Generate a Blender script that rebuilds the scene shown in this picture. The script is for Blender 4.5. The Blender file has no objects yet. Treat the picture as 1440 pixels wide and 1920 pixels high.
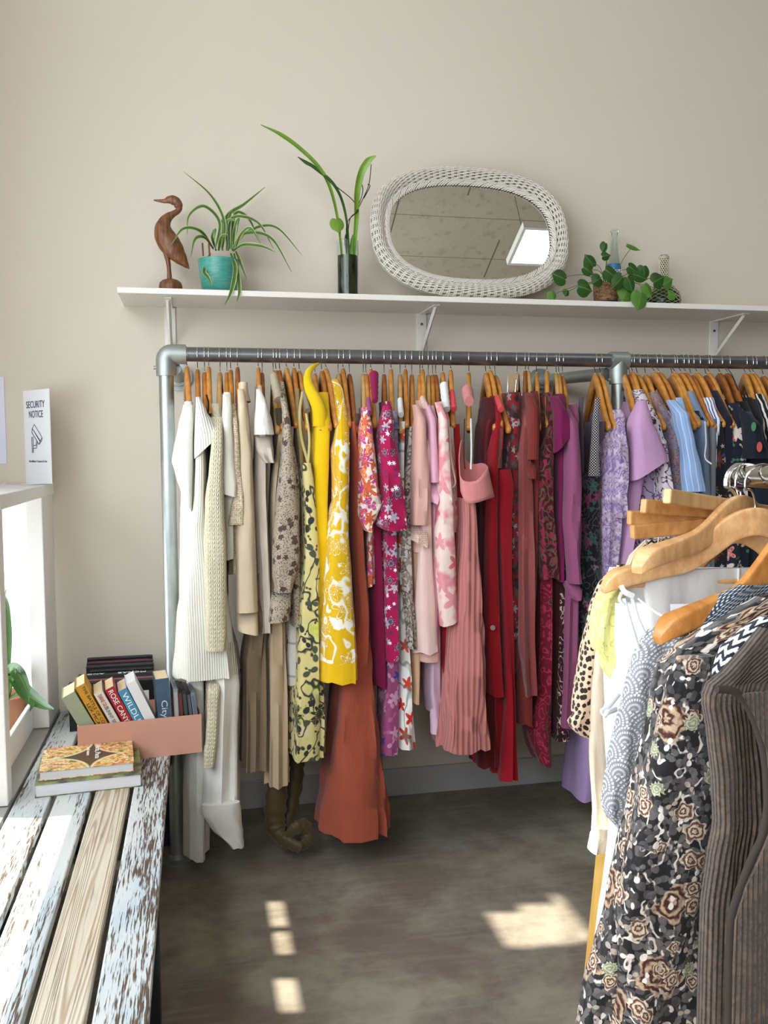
import bpy, math, random
from mathutils import Vector, Matrix, noise as mnoise
random.seed(7)
C = bpy.context.scene.collection
PI = math.pi
S = bpy.context.scene

# ------------------------------------------------------------------ camera
FPX, CAMH = 1680.0, 1.40
YAW, PIT, ROL = math.radians(11.9), math.radians(3.95), math.radians(0.4)
cf = Vector((math.sin(YAW) * math.cos(PIT), math.cos(YAW) * math.cos(PIT), -math.sin(PIT)))
cr = Vector((math.cos(YAW), -math.sin(YAW), 0))
cd = cf.cross(cr)
CR = cr * math.cos(ROL) + cd * math.sin(ROL)
CD = -cr * math.sin(ROL) + cd * math.cos(ROL)
CO = Vector((0, 0, CAMH))

def at(px, py, X=None, Y=None, Z=None):
    """the point of the room measured at photo position px, py on the plane X, Y or Z"""
    v = cf + CR * ((px - 720) / FPX) + CD * ((py - 960) / FPX)
    if X is not None: t = X / v.x
    elif Y is not None: t = Y / v.y
    else: t = (Z - CAMH) / v.z
    return CO + v * t

cam = bpy.data.cameras.new('camera'); co = bpy.data.objects.new('camera', cam); C.objects.link(co)
cam.sensor_fit = 'VERTICAL'; cam.sensor_height = 24.0; cam.lens = FPX / 1920.0 * 24.0
cam.clip_start = 0.02
co.matrix_world = Matrix(((CR.x, -CD.x, -cf.x, CO.x), (CR.y, -CD.y, -cf.y, CO.y), (CR.z, -CD.z, -cf.z, CO.z), (0, 0, 0, 1)))
S.camera = co
YW = 3.475           # back wall
YR, ZR = 3.075, 1.722  # clothes rail

# ------------------------------------------------------------------ objects
def tag(o, label=None, cat=None, group=None, kind=None):
    if label: o['label'] = label
    if cat: o['category'] = cat
    if group: o['group'] = group
    if kind: o['kind'] = kind
    return o

def empty(name, loc, label=None, cat=None, group=None):
    o = bpy.data.objects.new(name, None); C.objects.link(o)
    o.location = loc; o.empty_display_size = 0.05
    return tag(o, label, cat, group)

class MB:
    """collects geometry and links it as one mesh object"""
    def __init__(s): s.v = []; s.f = []; s.uv = []
    def add(s, vs, fs, uvs=None):
        b = len(s.v); s.v += [Vector(p) for p in vs]
        s.uv += uvs if uvs else [None] * len(vs)
        s.f += [tuple(i + b for i in f) for f in fs]
    def box(s, a, b, M=None):
        x0, y0, z0 = a; x1, y1, z1 = b
        p = [Vector(q) for q in ((x0,y0,z0),(x1,y0,z0),(x1,y1,z0),(x0,y1,z0),(x0,y0,z1),(x1,y0,z1),(x1,y1,z1),(x0,y1,z1))]
        if M: p = [M @ q for q in p]
        s.add(p, [(0,3,2,1),(4,5,6,7),(0,1,5,4),(1,2,6,5),(2,3,7,6),(3,0,4,7)])
        return s
    def tube(s, pts, rad, n=8, cap=True, sx=1.0, ref=None):
        """round tube along pts; rad one number or a list; sx squashes the side along ref"""
        pts = [Vector(p) for p in pts]; m = len(pts)
        rs = rad if isinstance(rad, (list, tuple)) else [rad] * m
        vs = []; prev = None
        for i, p in enumerate(pts):
            t = (pts[min(i + 1, m - 1)] - pts[max(i - 1, 0)]).normalized()
            if ref is not None: u = Vector(ref)
            elif prev is not None: u = prev
            else: u = Vector((0, 0, 1)) if abs(t.z) < .9 else Vector((0, 1, 0))
            u = (u - t * u.dot(t))
            if u.length < 1e-5: u = t.orthogonal()
            u.normalize(); prev = u; w = t.cross(u)
            for k in range(n):
                a = 2 * PI * k / n
                vs.append(p + u * (math.cos(a) * rs[i] * sx) + w * (math.sin(a) * rs[i]))
        fs = [(i*n+k, i*n+(k+1)%n, (i+1)*n+(k+1)%n, (i+1)*n+k) for i in range(m-1) for k in range(n)]
        if cap: fs += [tuple(range(n))[::-1], tuple((m-1)*n+k for k in range(n))]
        s.add(vs, fs); return s
    def lathe(s, prof, c, n=32, cap=True):
        c = Vector(c); m = len(prof); vs = []
        for r, z in prof:
            for k in range(n):
                a = 2 * PI * k / n; vs.append(c + Vector((r * math.cos(a), r * math.sin(a), z)))
        fs = [(i*n+k, i*n+(k+1)%n, (i+1)*n+(k+1)%n, (i+1)*n+k) for i in range(m-1) for k in range(n)]
        if cap: fs += [tuple(range(n))[::-1], tuple((m-1)*n+k for k in range(n))]
        s.add(vs, fs); return s
    def loft(s, loops, captop=False, capbot=False):
        n = len(loops[0]); m = len(loops); vs = []; uv = []; h = n // 2
        for lp in loops:    # the seam of the cloth lies opposite the side that faces the room
            q = [Vector(p) for p in lp[h:] + lp[:h]]; q.append(q[0].copy()); us = [0.]
            for a, b in zip(q, q[1:]): us.append(us[-1] + math.hypot(b.x - a.x, b.y - a.y))
            vs += q; uv += [(u - us[n - h], p.z) for u, p in zip(us, q)]
        n += 1
        fs = [(i*n+k, (i+1)*n+k, (i+1)*n+k+1, i*n+k+1) for i in range(m-1) for k in range(n-1)]
        if captop: fs.append(tuple(range(n-1)))
        if capbot: fs.append(tuple((m-1)*n+k for k in range(n-1))[::-1])
        s.add(vs, fs, uv); return s
    def ribbon(s, pts, ws, up, fold=0.3, thick=0.0):
        """leaf blade: spine pts, half widths ws, side vector from up"""
        pts = [Vector(p) for p in pts]; m = len(pts); vs = []; uv = []; L = 0
        for i, p in enumerate(pts):
            t = (pts[min(i+1,m-1)] - pts[max(i-1,0)]).normalized()
            if i: L += (p - pts[i-1]).length
            u = Vector(up); side = t.cross(u)
            if side.length < 1e-4: side = t.orthogonal()
            side.normalize(); nn = side.cross(t).normalized()
            w = ws[i]
            for k, q in enumerate((-1, -.45, 0, .45, 1)):
                vs.append(p + side * (w * q) + nn * (abs(q) * w * fold)); uv.append((q * .5 + .5, L))
        fs = [(i*5+k, i*5+k+1, (i+1)*5+k+1, (i+1)*5+k) for i in range(m-1) for k in range(4)]
        s.add(vs, fs, uv); return s
    def build(s, name, mat, parent=None, smooth=False, bevel=0, loc=None, kind=None, label=None, cat=None, group=None, solid=0, M=None):
        off = Vector(loc) if loc is not None else (parent_loc(parent) if parent else Vector((0, 0, 0)))
        me = bpy.data.meshes.new(name)
        me.from_pydata([p - off for p in s.v], [], s.f)
        if any(u is not None for u in s.uv):
            l = me.uv_layers.new(name='UVMap')
            n = None
            for poly in me.polygons:
                us = [s.uv[vi] for vi in poly.vertices]
                for li, q in zip(poly.loop_indices, us): l.data[li].uv = q if q else (0, 0)
        for p in me.polygons: p.use_smooth = smooth
        if smooth: me.set_sharp_from_angle(angle=math.radians(62))
        me.materials.append(mat)
        o = bpy.data.objects.new(name, me); C.objects.link(o)
        if parent: o.parent = parent
        if loc is not None and not parent: o.location = off
        if bevel:
            b = o.modifiers.new('bevel', 'BEVEL'); b.width = bevel; b.segments = 2; b.limit_method = 'ANGLE'
        if solid:
            b = o.modifiers.new('solid', 'SOLIDIFY'); b.thickness = solid; b.offset = 0
        return tag(o, label, cat, group, kind)

def parent_loc(p):
    q = Vector((0, 0, 0))
    while p: q += p.location; p = p.parent
    return q

def lerp(a, b, t): return a + (b - a) * t
def spline(pts, n=12):
    """Catmull-Rom through pts"""
    P = [Vector(p) for p in pts]; P = [P[0]*2 - P[1]] + P + [P[-1]*2 - P[-2]]
    out = []
    for i in range(1, len(P) - 2):
        for k in range(n):
            t = k / n; a, b, c, d = P[i-1:i+3]
            out.append(.5 * ((2*b) + (c - a)*t + (2*a - 5*b + 4*c - d)*t*t + (3*b - a - 3*c + d)*t**3))
    out.append(P[-2]); return out
def interp(xs, ys, x):
    if x <= xs[0]: return ys[0]
    for i in range(len(xs) - 1):
        if x <= xs[i+1]:
            t = (x - xs[i]) / max(1e-9, xs[i+1] - xs[i]); t = t*t*(3-2*t)*.5 + t*.5
            return ys[i] + (ys[i+1] - ys[i]) * t
    return ys[-1]

def text(txt, mat, parent, origin, right, up, width=None, height=None, depth=.0006, name='lettering', space=1.0):
    """lettering: lower left corner at origin, running along right"""
    cu = bpy.data.curves.new('t', 'FONT'); cu.body = txt; cu.extrude = depth; cu.space_character = space
    ob = bpy.data.objects.new('t', cu); C.objects.link(ob)
    dg = bpy.context.evaluated_depsgraph_get()
    me = bpy.data.meshes.new_from_object(ob.evaluated_get(dg))
    bpy.data.objects.remove(ob)
    xs = [v.co.x for v in me.vertices]; ys = [v.co.y for v in me.vertices]
    x0, x1, y0, y1 = min(xs), max(xs), min(ys), max(ys)
    R = Vector(right).normalized(); U = Vector(up).normalized(); N = R.cross(U)
    sy = height / (y1 - y0) if height else width / (x1 - x0); sx = width / (x1 - x0) if width else sy
    off = parent_loc(parent)
    for v in me.vertices:
        q = v.co.copy()
        v.co = Vector(origin) + R * ((q.x - x0) * sx) + U * ((q.y - y0) * sy) + N * q.z - off
    me.name = name; me.materials.clear(); me.materials.append(mat)
    o = bpy.data.objects.new(name, me); C.objects.link(o); o.parent = parent
    return o

# ------------------------------------------------------------------ materials
def lin(h):
    if isinstance(h, (tuple, list)): return tuple(h[:3]) + (1,)
    h = h.lstrip('#'); out = []
    for i in (0, 2, 4):
        c = int(h[i:i+2], 16) / 255
        out.append(c / 12.92 if c <= .04045 else ((c + .055) / 1.055) ** 2.4)
    return tuple(out) + (1,)
GK = 1.0
def gl(h, k=None):
    c = lin(h); k = k or GK
    return tuple(min(.88, x * k) for x in c[:3]) + (1,)

class NT:
    def __init__(s, name):
        s.m = bpy.data.materials.new(name); s.m.use_nodes = True
        s.t = s.m.node_tree; s.t.nodes.clear()
        s.out = s.t.nodes.new('ShaderNodeOutputMaterial'); s.b = s.t.nodes.new('ShaderNodeBsdfPrincipled')
        s.t.links.new(s.b.outputs[0], s.out.inputs[0])
    def put(s, inp, v):
        if isinstance(v, bpy.types.NodeSocket): s.t.links.new(v, inp)
        elif v is not None:
            try: inp.default_value = v
            except Exception: inp.default_value = tuple(v)[:3]
    def set(s, **k):
        for a, v in k.items(): s.put(s.b.inputs[a.replace('_', ' ')], v)
        return s
    def n(s, typ, props=None, **ins):
        nd = s.t.nodes.new('ShaderNode' + typ)
        for a, v in (props or {}).items(): setattr(nd, a, v)
        for a, v in ins.items(): s.put(nd.inputs[a.replace('_', ' ')] if not a.startswith('i') or not a[1:].isdigit() else nd.inputs[int(a[1:])], v)
        return nd
    def ma(s, op, a, b=None, c=None, clamp=False):
        nd = s.n('Math', {'operation': op, 'use_clamp': clamp}); s.put(nd.inputs[0], a)
        if b is not None: s.put(nd.inputs[1], b)
        if c is not None: s.put(nd.inputs[2], c)
        return nd.outputs[0]
    def vm(s, op, a, b=None):
        nd = s.n('VectorMath', {'operation': op}); s.put(nd.inputs[0], a)
        if b is not None: s.put(nd.inputs[1], b)
        return nd.outputs[0]
    def mix(s, f, a, b):
        nd = s.t.nodes.new('ShaderNodeMix'); nd.data_type = 'RGBA'
        s.put(nd.inputs[0], f); s.put(nd.inputs[6], a); s.put(nd.inputs[7], b)
        return nd.outputs[2]
    def step(s, x, e, w=.02):
        """0 below e-w, 1 above e+w"""
        nd = s.n('MapRange'); nd.clamp = True
        s.put(nd.inputs[0], x); nd.inputs[1].default_value = e - w; nd.inputs[2].default_value = e + w
        return nd.outputs[0]
    def coord(s, kind='UV', scale=(1, 1, 1), loc=(0, 0, 0), rot=0):
        tc = s.n('TexCoord'); mp = s.n('Mapping'); s.t.links.new(tc.outputs[kind], mp.inputs[0])
        mp.inputs['Scale'].default_value = scale if isinstance(scale, tuple) else (scale,)*3
        mp.inputs['Location'].default_value = loc; mp.inputs['Rotation'].default_value = (0, 0, rot)
        return mp.outputs[0]
    def noise(s, vec, scale=5., detail=3., rough=.5, dim='3D'):
        nd = s.n('TexNoise', {'noise_dimensions': dim}); s.put(nd.inputs['Vector'], vec)
        nd.inputs['Scale'].default_value = scale; nd.inputs['Detail'].default_value = detail; nd.inputs['Roughness'].default_value = rough
        return nd.outputs[0], nd.outputs[1]
    def bump(s, h, strength=.3, dist=.002):
        nd = s.n('Bump'); s.put(nd.inputs['Height'], h); nd.inputs['Strength'].default_value = strength; nd.inputs['Distance'].default_value = dist
        s.t.links.new(nd.outputs[0], s.b.inputs['Normal']); return nd

def plain(name, col, rough=.6, metal=0., spec=.4, **k):
    m = NT(name); m.set(Base_Color=lin(col), Roughness=rough, Metallic=metal)
    m.b.inputs['Specular IOR Level'].default_value = spec
    for a, v in k.items(): m.put(m.b.inputs[a.replace('_', ' ')], v)
    return m.m

def distort(m, vec, amt, scale):
    _, c = m.noise(vec, scale, 2)
    d = m.vm('SUBTRACT', c, (.5, .5, .5)); nd = m.n('VectorMath', {'operation': 'SCALE'})
    m.put(nd.inputs[0], d); nd.inputs['Scale'].default_value = amt
    return m.vm('ADD', vec, nd.outputs[0])

def flat(m, vec):
    sp = m.n('SeparateXYZ'); m.put(sp.inputs[0], vec)
    cb = m.n('CombineXYZ'); m.put(cb.inputs[0], sp.outputs[0]); m.put(cb.inputs[1], sp.outputs[1])
    return cb.outputs[0], sp.outputs[0], sp.outputs[1]

def fabric(name, base, layers=(), rough=.85, weave=.25, wscale=900, sheen=.15, vary=.12, metal=0):
    """cloth with printed layers laid out in metres on the cloth's own UV"""
    m = NT(name); col = gl(base)
    v0 = m.coord('UV')
    nz, _ = m.noise(v0, 14, 3)
    dk = tuple(c * (1 - vary) for c in col[:3]) + (1,)
    cur = m.mix(nz, dk, tuple(min(.9, c * (1 + vary)) for c in col[:3]) + (1,))
    bumps = None
    for i, L in enumerate(layers):
        k = L[0]
        if k in ('fl', 'spot'):
            sc, r, pet, c1, c2 = L[1:6]; cc = L[6] if len(L) > 6 else None; prob = L[7] if len(L) > 7 else 1.
            v = m.coord('UV', (sc, sc, 1), (i * 3.7 + .3, i * 1.9, 0))
            if k == 'spot': v = distort(m, v, .35, 2.2)
            v, _, _ = flat(m, v)
            vo = m.n('TexVoronoi', {'voronoi_dimensions': '2D', 'feature': 'F1'}); m.put(vo.inputs['Vector'], v)
            vo.inputs['Scale'].default_value = 1.0; vo.inputs['Randomness'].default_value = .85
            loc = m.vm('SUBTRACT', v, vo.outputs['Position'])
            sp = m.n('SeparateXYZ'); m.put(sp.inputs[0], loc)
            cs = m.n('SeparateColor'); m.put(cs.inputs[0], vo.outputs['Color'])
            an = m.ma('ADD', m.ma('ARCTAN2', sp.outputs[1], sp.outputs[0]), m.ma('MULTIPLY', cs.outputs[0], 6.28))
            rr = m.ma('MULTIPLY_ADD', m.ma('COSINE', m.ma('MULTIPLY', an, float(pet))), .30 if pet > 2 else .62, .70 if pet > 2 else .38)
            rr = m.ma('MULTIPLY', rr, m.ma('MULTIPLY_ADD', cs.outputs[1], .5 * r, .75 * r))
            mask = m.step(m.ma('SUBTRACT', rr, vo.outputs['Distance']), 0., .03)
            if prob < 1: mask = m.ma('MULTIPLY', mask, m.ma('LESS_THAN', cs.outputs[2], prob))
            fc = m.mix(m.ma('GREATER_THAN', m.ma('FRACT', m.ma('MULTIPLY', cs.outputs[1], 7.3)), .5), gl(c1), gl(c2))
            cur = m.mix(mask, cur, fc)
            if cc:
                rim = m.step(m.ma('ABSOLUTE', m.ma('SINE', m.ma('MULTIPLY', m.ma('DIVIDE', vo.outputs['Distance'], rr), 7.))), .25, .1)
                cm = m.ma('MULTIPLY', mask, m.ma('SUBTRACT', 1., rim))
                cur = m.mix(cm, cur, gl(cc))
        elif k == 'bloom':      # shaded embroidered blossoms: scale, radius, petals, dark, light, share of cells
            sc, r, pet, c1, c2, prob = L[1:7]
            v = distort(m, m.coord('UV', (sc, sc, 1), (i * 3.1 + .7, i * 2.3, 0)), .32, 3.2)
            v, _, _ = flat(m, v)
            vo = m.n('TexVoronoi', {'voronoi_dimensions': '2D', 'feature': 'F1'}); m.put(vo.inputs['Vector'], v)
            vo.inputs['Scale'].default_value = 1.0; vo.inputs['Randomness'].default_value = .9
            loc = m.vm('SUBTRACT', v, vo.outputs['Position'])
            sp = m.n('SeparateXYZ'); m.put(sp.inputs[0], loc); cs = m.n('SeparateColor'); m.put(cs.inputs[0], vo.outputs['Color'])
            an = m.ma('ADD', m.ma('ARCTAN2', sp.outputs[1], sp.outputs[0]), m.ma('MULTIPLY', cs.outputs[0], 6.28))
            lobes = m.ma('COSINE', m.ma('MULTIPLY', an, float(pet)))
            rr = m.ma('MULTIPLY', m.ma('MULTIPLY_ADD', lobes, .16, .84), m.ma('MULTIPLY_ADD', cs.outputs[1], .5 * r, .75 * r))
            mask = m.ma('MULTIPLY', m.step(m.ma('SUBTRACT', rr, vo.outputs['Distance']), 0., .03), m.ma('LESS_THAN', cs.outputs[2], prob))
            q = m.ma('DIVIDE', vo.outputs['Distance'], rr)
            tone = m.ma('ADD', m.ma('MULTIPLY', m.ma('SINE', m.ma('MULTIPLY_ADD', q, 15., m.ma('MULTIPLY', lobes, 1.4))), .5), m.ma('MULTIPLY_ADD', m.noise(v, 9., 3)[0], 1.6, -.55))
            cur = m.mix(mask, cur, m.mix(m.step(tone, .3, .35), gl(c1), gl(c2)))
        elif k == 'sprig':      # broken scrolling threads
            sc, freq, w, c1 = L[1:5]; v = m.coord('UV', (sc, sc * .8, 1), (i * 5.1, 0, 0))
            a, _ = m.noise(v, 1., 1.5); b_, _ = m.noise(v, 1.7, 2)
            cur = m.mix(m.ma('MULTIPLY', m.step(m.ma('SINE', m.ma('MULTIPLY', a, freq)), 1 - w, .1), m.step(b_, .52, .03)), cur, gl(c1))
        elif k == 'dots':
            sc, r, c1 = L[1:4]
            v, _, _ = flat(m, m.coord('UV', (sc, sc, 1), (0, 0, 0), .78))
            vo = m.n('TexVoronoi', {'voronoi_dimensions': '2D'}); m.put(vo.inputs['Vector'], v)
            vo.inputs['Scale'].default_value = 1.; vo.inputs['Randomness'].default_value = 0.
            cur = m.mix(m.step(m.ma('SUBTRACT', r, vo.outputs['Distance']), 0, .05), cur, gl(c1))
        elif k == 'lines':      # scrolling contour lines of a noise field
            sc, freq, w, c1 = L[1:5]; v = m.coord('UV', (sc, sc * .8, 1), (i * 5.1, 0, 0))
            a, _ = m.noise(v, 1., 1.5)
            sn = m.ma('SINE', m.ma('MULTIPLY', a, freq))
            cur = m.mix(m.step(sn, 1 - w, .12), cur, gl(c1))
        elif k == 'blot':
            sc, thr, soft, c1 = L[1:5]; a, _ = m.noise(m.coord('UV', (sc, sc, 1), (i * 4.3, 2, 0)), 1., 2.5)
            cur = m.mix(m.step(a, thr, soft), cur, gl(c1))
        elif k == 'stripe':     # period m, duty, colour, axis
            per, duty, c1, ax = L[1:5]
            _, x, y = flat(m, v0); q = x if ax == 'u' else y
            fr = m.ma('FRACT', m.ma('DIVIDE', q, per))
            cur = m.mix(m.step(m.ma('ABSOLUTE', m.ma('SUBTRACT', fr, .5)), .5 - duty / 2, .04), cur, gl(c1))
        elif k == 'rib':
            per, amt = L[1:3]; _, x, y = flat(m, v0)
            sn = m.ma('MULTIPLY_ADD', m.ma('SINE', m.ma('MULTIPLY', x, 2 * PI / per)), .5, .5)
            cur = m.mix(m.ma('MULTIPLY', m.ma('SUBTRACT', 1., sn), amt), cur, tuple(c * .45 for c in col[:3]) + (1,))
            bumps = (sn, per * .35)
        elif k == 'zebra':
            per, wig, c1 = L[1:4]; v = distort(m, v0, wig, 18.)
            _, x, y = flat(m, v)
            nz2, _ = m.noise(m.coord('UV', (30, 9, 1)), 1., 2)
            fr = m.ma('SINE', m.ma('MULTIPLY', x, 2 * PI / per))
            cur = m.mix(m.step(m.ma('ADD', fr, m.ma('MULTIPLY_ADD', nz2, 2.4, -1.2)), .35, .1), cur, gl(c1))
        elif k == 'zig':
            per, c1 = L[1:3]; _, x, y = flat(m, v0)
            t = m.ma('PINGPONG', x, per * .6)
            nz2, _ = m.noise(v0, 260, 2)
            q = m.ma('ADD', m.ma('ADD', y, t), m.ma('MULTIPLY', nz2, per * .5))
            cur = m.mix(m.step(m.ma('SINE', m.ma('MULTIPLY', q, 2 * PI / per)), 0., .2), cur, gl(c1))
        elif k == 'scallop':    # fans of concentric arcs in staggered rows
            sc, c1 = L[1:3]; _, x, y = flat(m, m.coord('UV', (sc, sc, 1)))
            row = m.ma('FLOOR', m.ma('MULTIPLY', y, 2.))
            xx = m.ma('ADD', x, m.ma('MULTIPLY', row, .5))
            fx = m.ma('SUBTRACT', m.ma('FRACT', xx), .5); fy = m.ma('MULTIPLY', m.ma('FRACT', m.ma('MULTIPLY', y, 2.)), .5)
            d = m.ma('SQRT', m.ma('ADD', m.ma('MULTIPLY', fx, fx), m.ma('MULTIPLY', fy, fy)))
            dd = m.ma('SINE', m.ma('MULTIPLY', d, 44.))
            an = m.ma('SINE', m.ma('MULTIPLY', m.ma('ARCTAN2', fy, fx), 26.))
            lm = m.ma('MULTIPLY', m.step(dd, .0, .25), m.step(an, -.55, .25))
            cur = m.mix(lm, cur, gl(c1)); bumps = (lm, .0016)
        elif k == 'open':       # open knit: rows of small dark eyelets
            sx, sy, r, c1 = L[1:5]
            v, _, _ = flat(m, m.coord('UV', (sx, sy, 1), (0, 0, 0), .785 if len(L) > 5 else 0.))
            vo = m.n('TexVoronoi', {'voronoi_dimensions': '2D'}); m.put(vo.inputs['Vector'], v)
            vo.inputs['Scale'].default_value = 1.; vo.inputs['Randomness'].default_value = .25
            mk = m.step(m.ma('SUBTRACT', r, vo.outputs['Distance']), 0, .08)
            cur = m.mix(mk, cur, gl(c1)); bumps = (m.ma('SUBTRACT', 1., mk), .003)
        elif k == 'knit':
            sc, amt = L[1:3]; _, x, y = flat(m, v0)
            z = m.ma('ADD', y, m.ma('MULTIPLY', m.ma('PINGPONG', x, .5 / sc), .9))
            a = m.ma('MULTIPLY', m.ma('MULTIPLY_ADD', m.ma('SINE', m.ma('MULTIPLY', z, 2 * PI * sc)), .5, .5),
                     m.ma('ABSOLUTE', m.ma('SINE', m.ma('MULTIPLY', x, 2 * PI * sc))))
            nz2, _ = m.noise(v0, 420, 3)
            a = m.ma('MULTIPLY_ADD', nz2, .7, m.ma('MULTIPLY', a, .6))
            cur = m.mix(m.ma('MULTIPLY', m.ma('SUBTRACT', 1., a, clamp=True), amt), cur, tuple(c * .22 for c in col[:3]) + (1,))
            bumps = (a, .004)
        elif k == 'tweed':
            sc, c1 = L[1:3]; _, x, y = flat(m, v0)
            t = m.ma('PINGPONG', x, .02)
            q = m.ma('ADD', y, t)
            a = m.ma('MULTIPLY', m.step(m.ma('SINE', m.ma('MULTIPLY', q, 2 * PI * sc)), .05, .25),
                     m.step(m.ma('SINE', m.ma('MULTIPLY', x, 2 * PI * sc * 1.1)), -.2, .25))
            cur = m.mix(a, cur, gl(c1)); bumps = (a, .001)
        elif k == 'check':
            sc, c1 = L[1:3]
            ck = m.n('TexChecker'); m.put(ck.inputs[0], v0); ck.inputs['Scale'].default_value = sc
            cur = m.mix(ck.outputs[1], cur, gl(c1))
    m.set(Base_Color=cur, Roughness=rough)
    m.b.inputs['Sheen Weight'].default_value = sheen; m.b.inputs['Specular IOR Level'].default_value = .25
    if metal: m.b.inputs['Specular IOR Level'].default_value = .6
    w, _ = m.noise(v0, wscale * .25, 2)
    cr_, _ = m.noise(m.coord('UV', (22, 7, 1)), 1., 3)
    h = m.ma('MULTIPLY_ADD', w, .0005, m.ma('MULTIPLY', cr_, .009))
    if bumps: h = m.ma('ADD', h, m.ma('MULTIPLY', bumps[0], bumps[1]))
    bn = m.bump(h, weave * 2.2, 1.0)
    return m.m
# ------------------------------------------------------------------ room
def mat_wall():
    m = NT('wall paint'); v = m.coord('Object')
    a, _ = m.noise(v, 1.3, 3); b, _ = m.noise(v, 90, 4)
    col = m.mix(a, lin('#d3c9b8'), lin('#dad1c2'))
    m.set(Base_Color=col, Roughness=.62); m.b.inputs['Specular IOR Level'].default_value = .3
    m.bump(b, .12, .004); return m.m
def mat_floor():
    m = NT('polished concrete'); v = m.coord('Object')
    a, _ = m.noise(distort(m, v, .3, 1.7), 2.6, 6, .62); b, _ = m.noise(v, 9, 6, .65); c, _ = m.noise(m.coord('Object', (5, 46, 1), rot=.5), 1., 4)
    col = m.mix(m.step(a, .5, .07), lin('#7b7064'), lin('#989183'))
    col = m.mix(m.ma('MULTIPLY', m.step(b, .56, .12), .55), col, lin('#6b625a'))
    col = m.mix(m.ma('MULTIPLY', m.step(c, .6, .1), .3), col, lin('#a39c8e'))
    m.set(Base_Color=col, Roughness=m.ma('MULTIPLY_ADD', b, .3, .38)); m.bump(b, .15, .004)
    m.b.inputs['Specular IOR Level'].default_value = .35
    return m.m
def mat_ceil():
    m = NT('concrete ceiling'); v = m.coord('Object')
    a, _ = m.noise(v, 1.8, 6, .6); b, _ = m.noise(v, 14, 5, .6)
    col = m.mix(a, lin('#a8a08c'), lin('#cbc2ac'))
    col = m.mix(m.ma('MULTIPLY', m.step(b, .62, .08), .35), col, lin('#6f6957'))
    _, x, y = flat(m, v)
    j = m.ma('GREATER_THAN', m.ma('ABSOLUTE', m.ma('SUBTRACT', m.ma('FRACT', m.ma('DIVIDE', m.ma('ADD', y, .07), .42)), .5)), .494)
    row = m.ma('FLOOR', m.ma('DIVIDE', m.ma('ADD', y, .28), .42))
    j2 = m.ma('GREATER_THAN', m.ma('ABSOLUTE', m.ma('SUBTRACT', m.ma('FRACT', m.ma('DIVIDE', m.ma('ADD', x, m.ma('MULTIPLY', row, .83)), 1.3)), .5)), .496)
    col = m.mix(m.ma('MAXIMUM', j, j2), col, lin('#6b6453'))
    m.set(Base_Color=col, Roughness=.8); m.bump(b, .2, .01); return m.m
WALL, FLOOR, CEIL = mat_wall(), mat_floor(), mat_ceil()
WHITE = plain('white satin paint', '#eeece8', .4)
WHITE2 = plain('white enamel', '#e6e1d8', .3)
CH = 4.35
XL, XR, YB = -1.0, 5.0, -2.8
def st(name, mb, mat, **k): return mb.build(name, mat, kind='structure', **k)
st('floor', MB().box((XL-.2, YB-.2, -.15), (XR+.2, YW+.2, 0)), FLOOR)
st('ceiling', MB().box((XL-.2, YB-.2, CH), (XR+.2, YW+.2, CH+.2)), CEIL)
st('wall_back', MB().box((XL-.2, YW, 0), (XR+.2, YW+.2, CH)), WALL)
DARKW = plain('low bounce dark wall paint', '#4a443d', .8)  # dark colour added on the unseen walls to cut bounced light
st('wall_right', MB().box((XR, YB, 0), (XR+.2, YW, CH)), DARKW)
st('baseboard_back', MB().box((XL, YW-.014, 0), (XR, YW, .112)), plain('shade greyed baseboard paint', '#b5b3b0', .5), bevel=.003)  # paint greyed to stand in for the shade under the clothes

def wall_holes(name, fixed, lo, hi, holes, th, axis):
    """wall with rectangular openings: cells of a grid left out"""
    us = sorted(set([lo[0], hi[0]] + [h[0] for h in holes] + [h[1] for h in holes]))
    zs = sorted(set([lo[1], hi[1]] + [h[2] for h in holes] + [h[3] for h in holes]))
    mb = MB()
    for j in range(len(zs)-1):
        run = None
        for i in range(len(us)-1):
            cu, cz = (us[i]+us[i+1])/2, (zs[j]+zs[j+1])/2
            open_ = any(h[0] < cu < h[1] and h[2] < cz < h[3] for h in holes)
            if not open_ and run is None: run = us[i]
            if run is not None and (open_ or i == len(us)-2):
                e = us[i] if open_ else us[i+1]
                if axis == 'y': mb.box((fixed-th, run, zs[j]), (fixed, e, zs[j+1]))
                else: mb.box((run, fixed-th, zs[j]), (e, fixed, zs[j+1]))
                run = None
    return st(name, mb, DARKW if axis == 'x' else WALL)
# the sun comes over the left hand street side: travels (1, -.2, -1.9)
SUN = Vector((1, -.2, -1.9)).normalized()
def sunhole(x0, x1, y0, y1, z=0.):
    """opening in the left wall whose sunbeam falls on x0..x1, y0..y1 at height z"""
    return (y0 + .2*(x0+x1-2*XL)/2, y1 + .2*(x0+x1-2*XL)/2, 1.9*(x0-XL)+z, 1.9*(x1-XL)+z)
LH = [(-2.4, 2.58, 1.1, 1.78), (-2.4, 2.1, 2.28, 3.3),
      sunhole(.194, .280, 2.56, 2.715), sunhole(.196, .280, 2.412, 2.535), sunhole(.180, .272, 2.15, 2.30),
      sunhole(.834, .945, 2.30, 2.50), sunhole(.945, 1.065, 2.29, 2.525), sunhole(1.065, 1.30, 2.27, 2.55),
      (2.72, 3.42, .46, 1.0), (1.535, 1.63, 3.45, 4.0)]  # unseen openings, invented and sized for the sunbeams and side daylight
wall_holes('wall_left', XL, (YB, 0), (YW, CH), LH, .04, 'y')
FH = [(-.8, .55, 1.9, 3.6)]  # unseen opening, added and sized to steer daylight from behind the camera
wall_holes('wall_front', YB, (XL, 0), (XR, CH), FH, .15, 'x')
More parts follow.
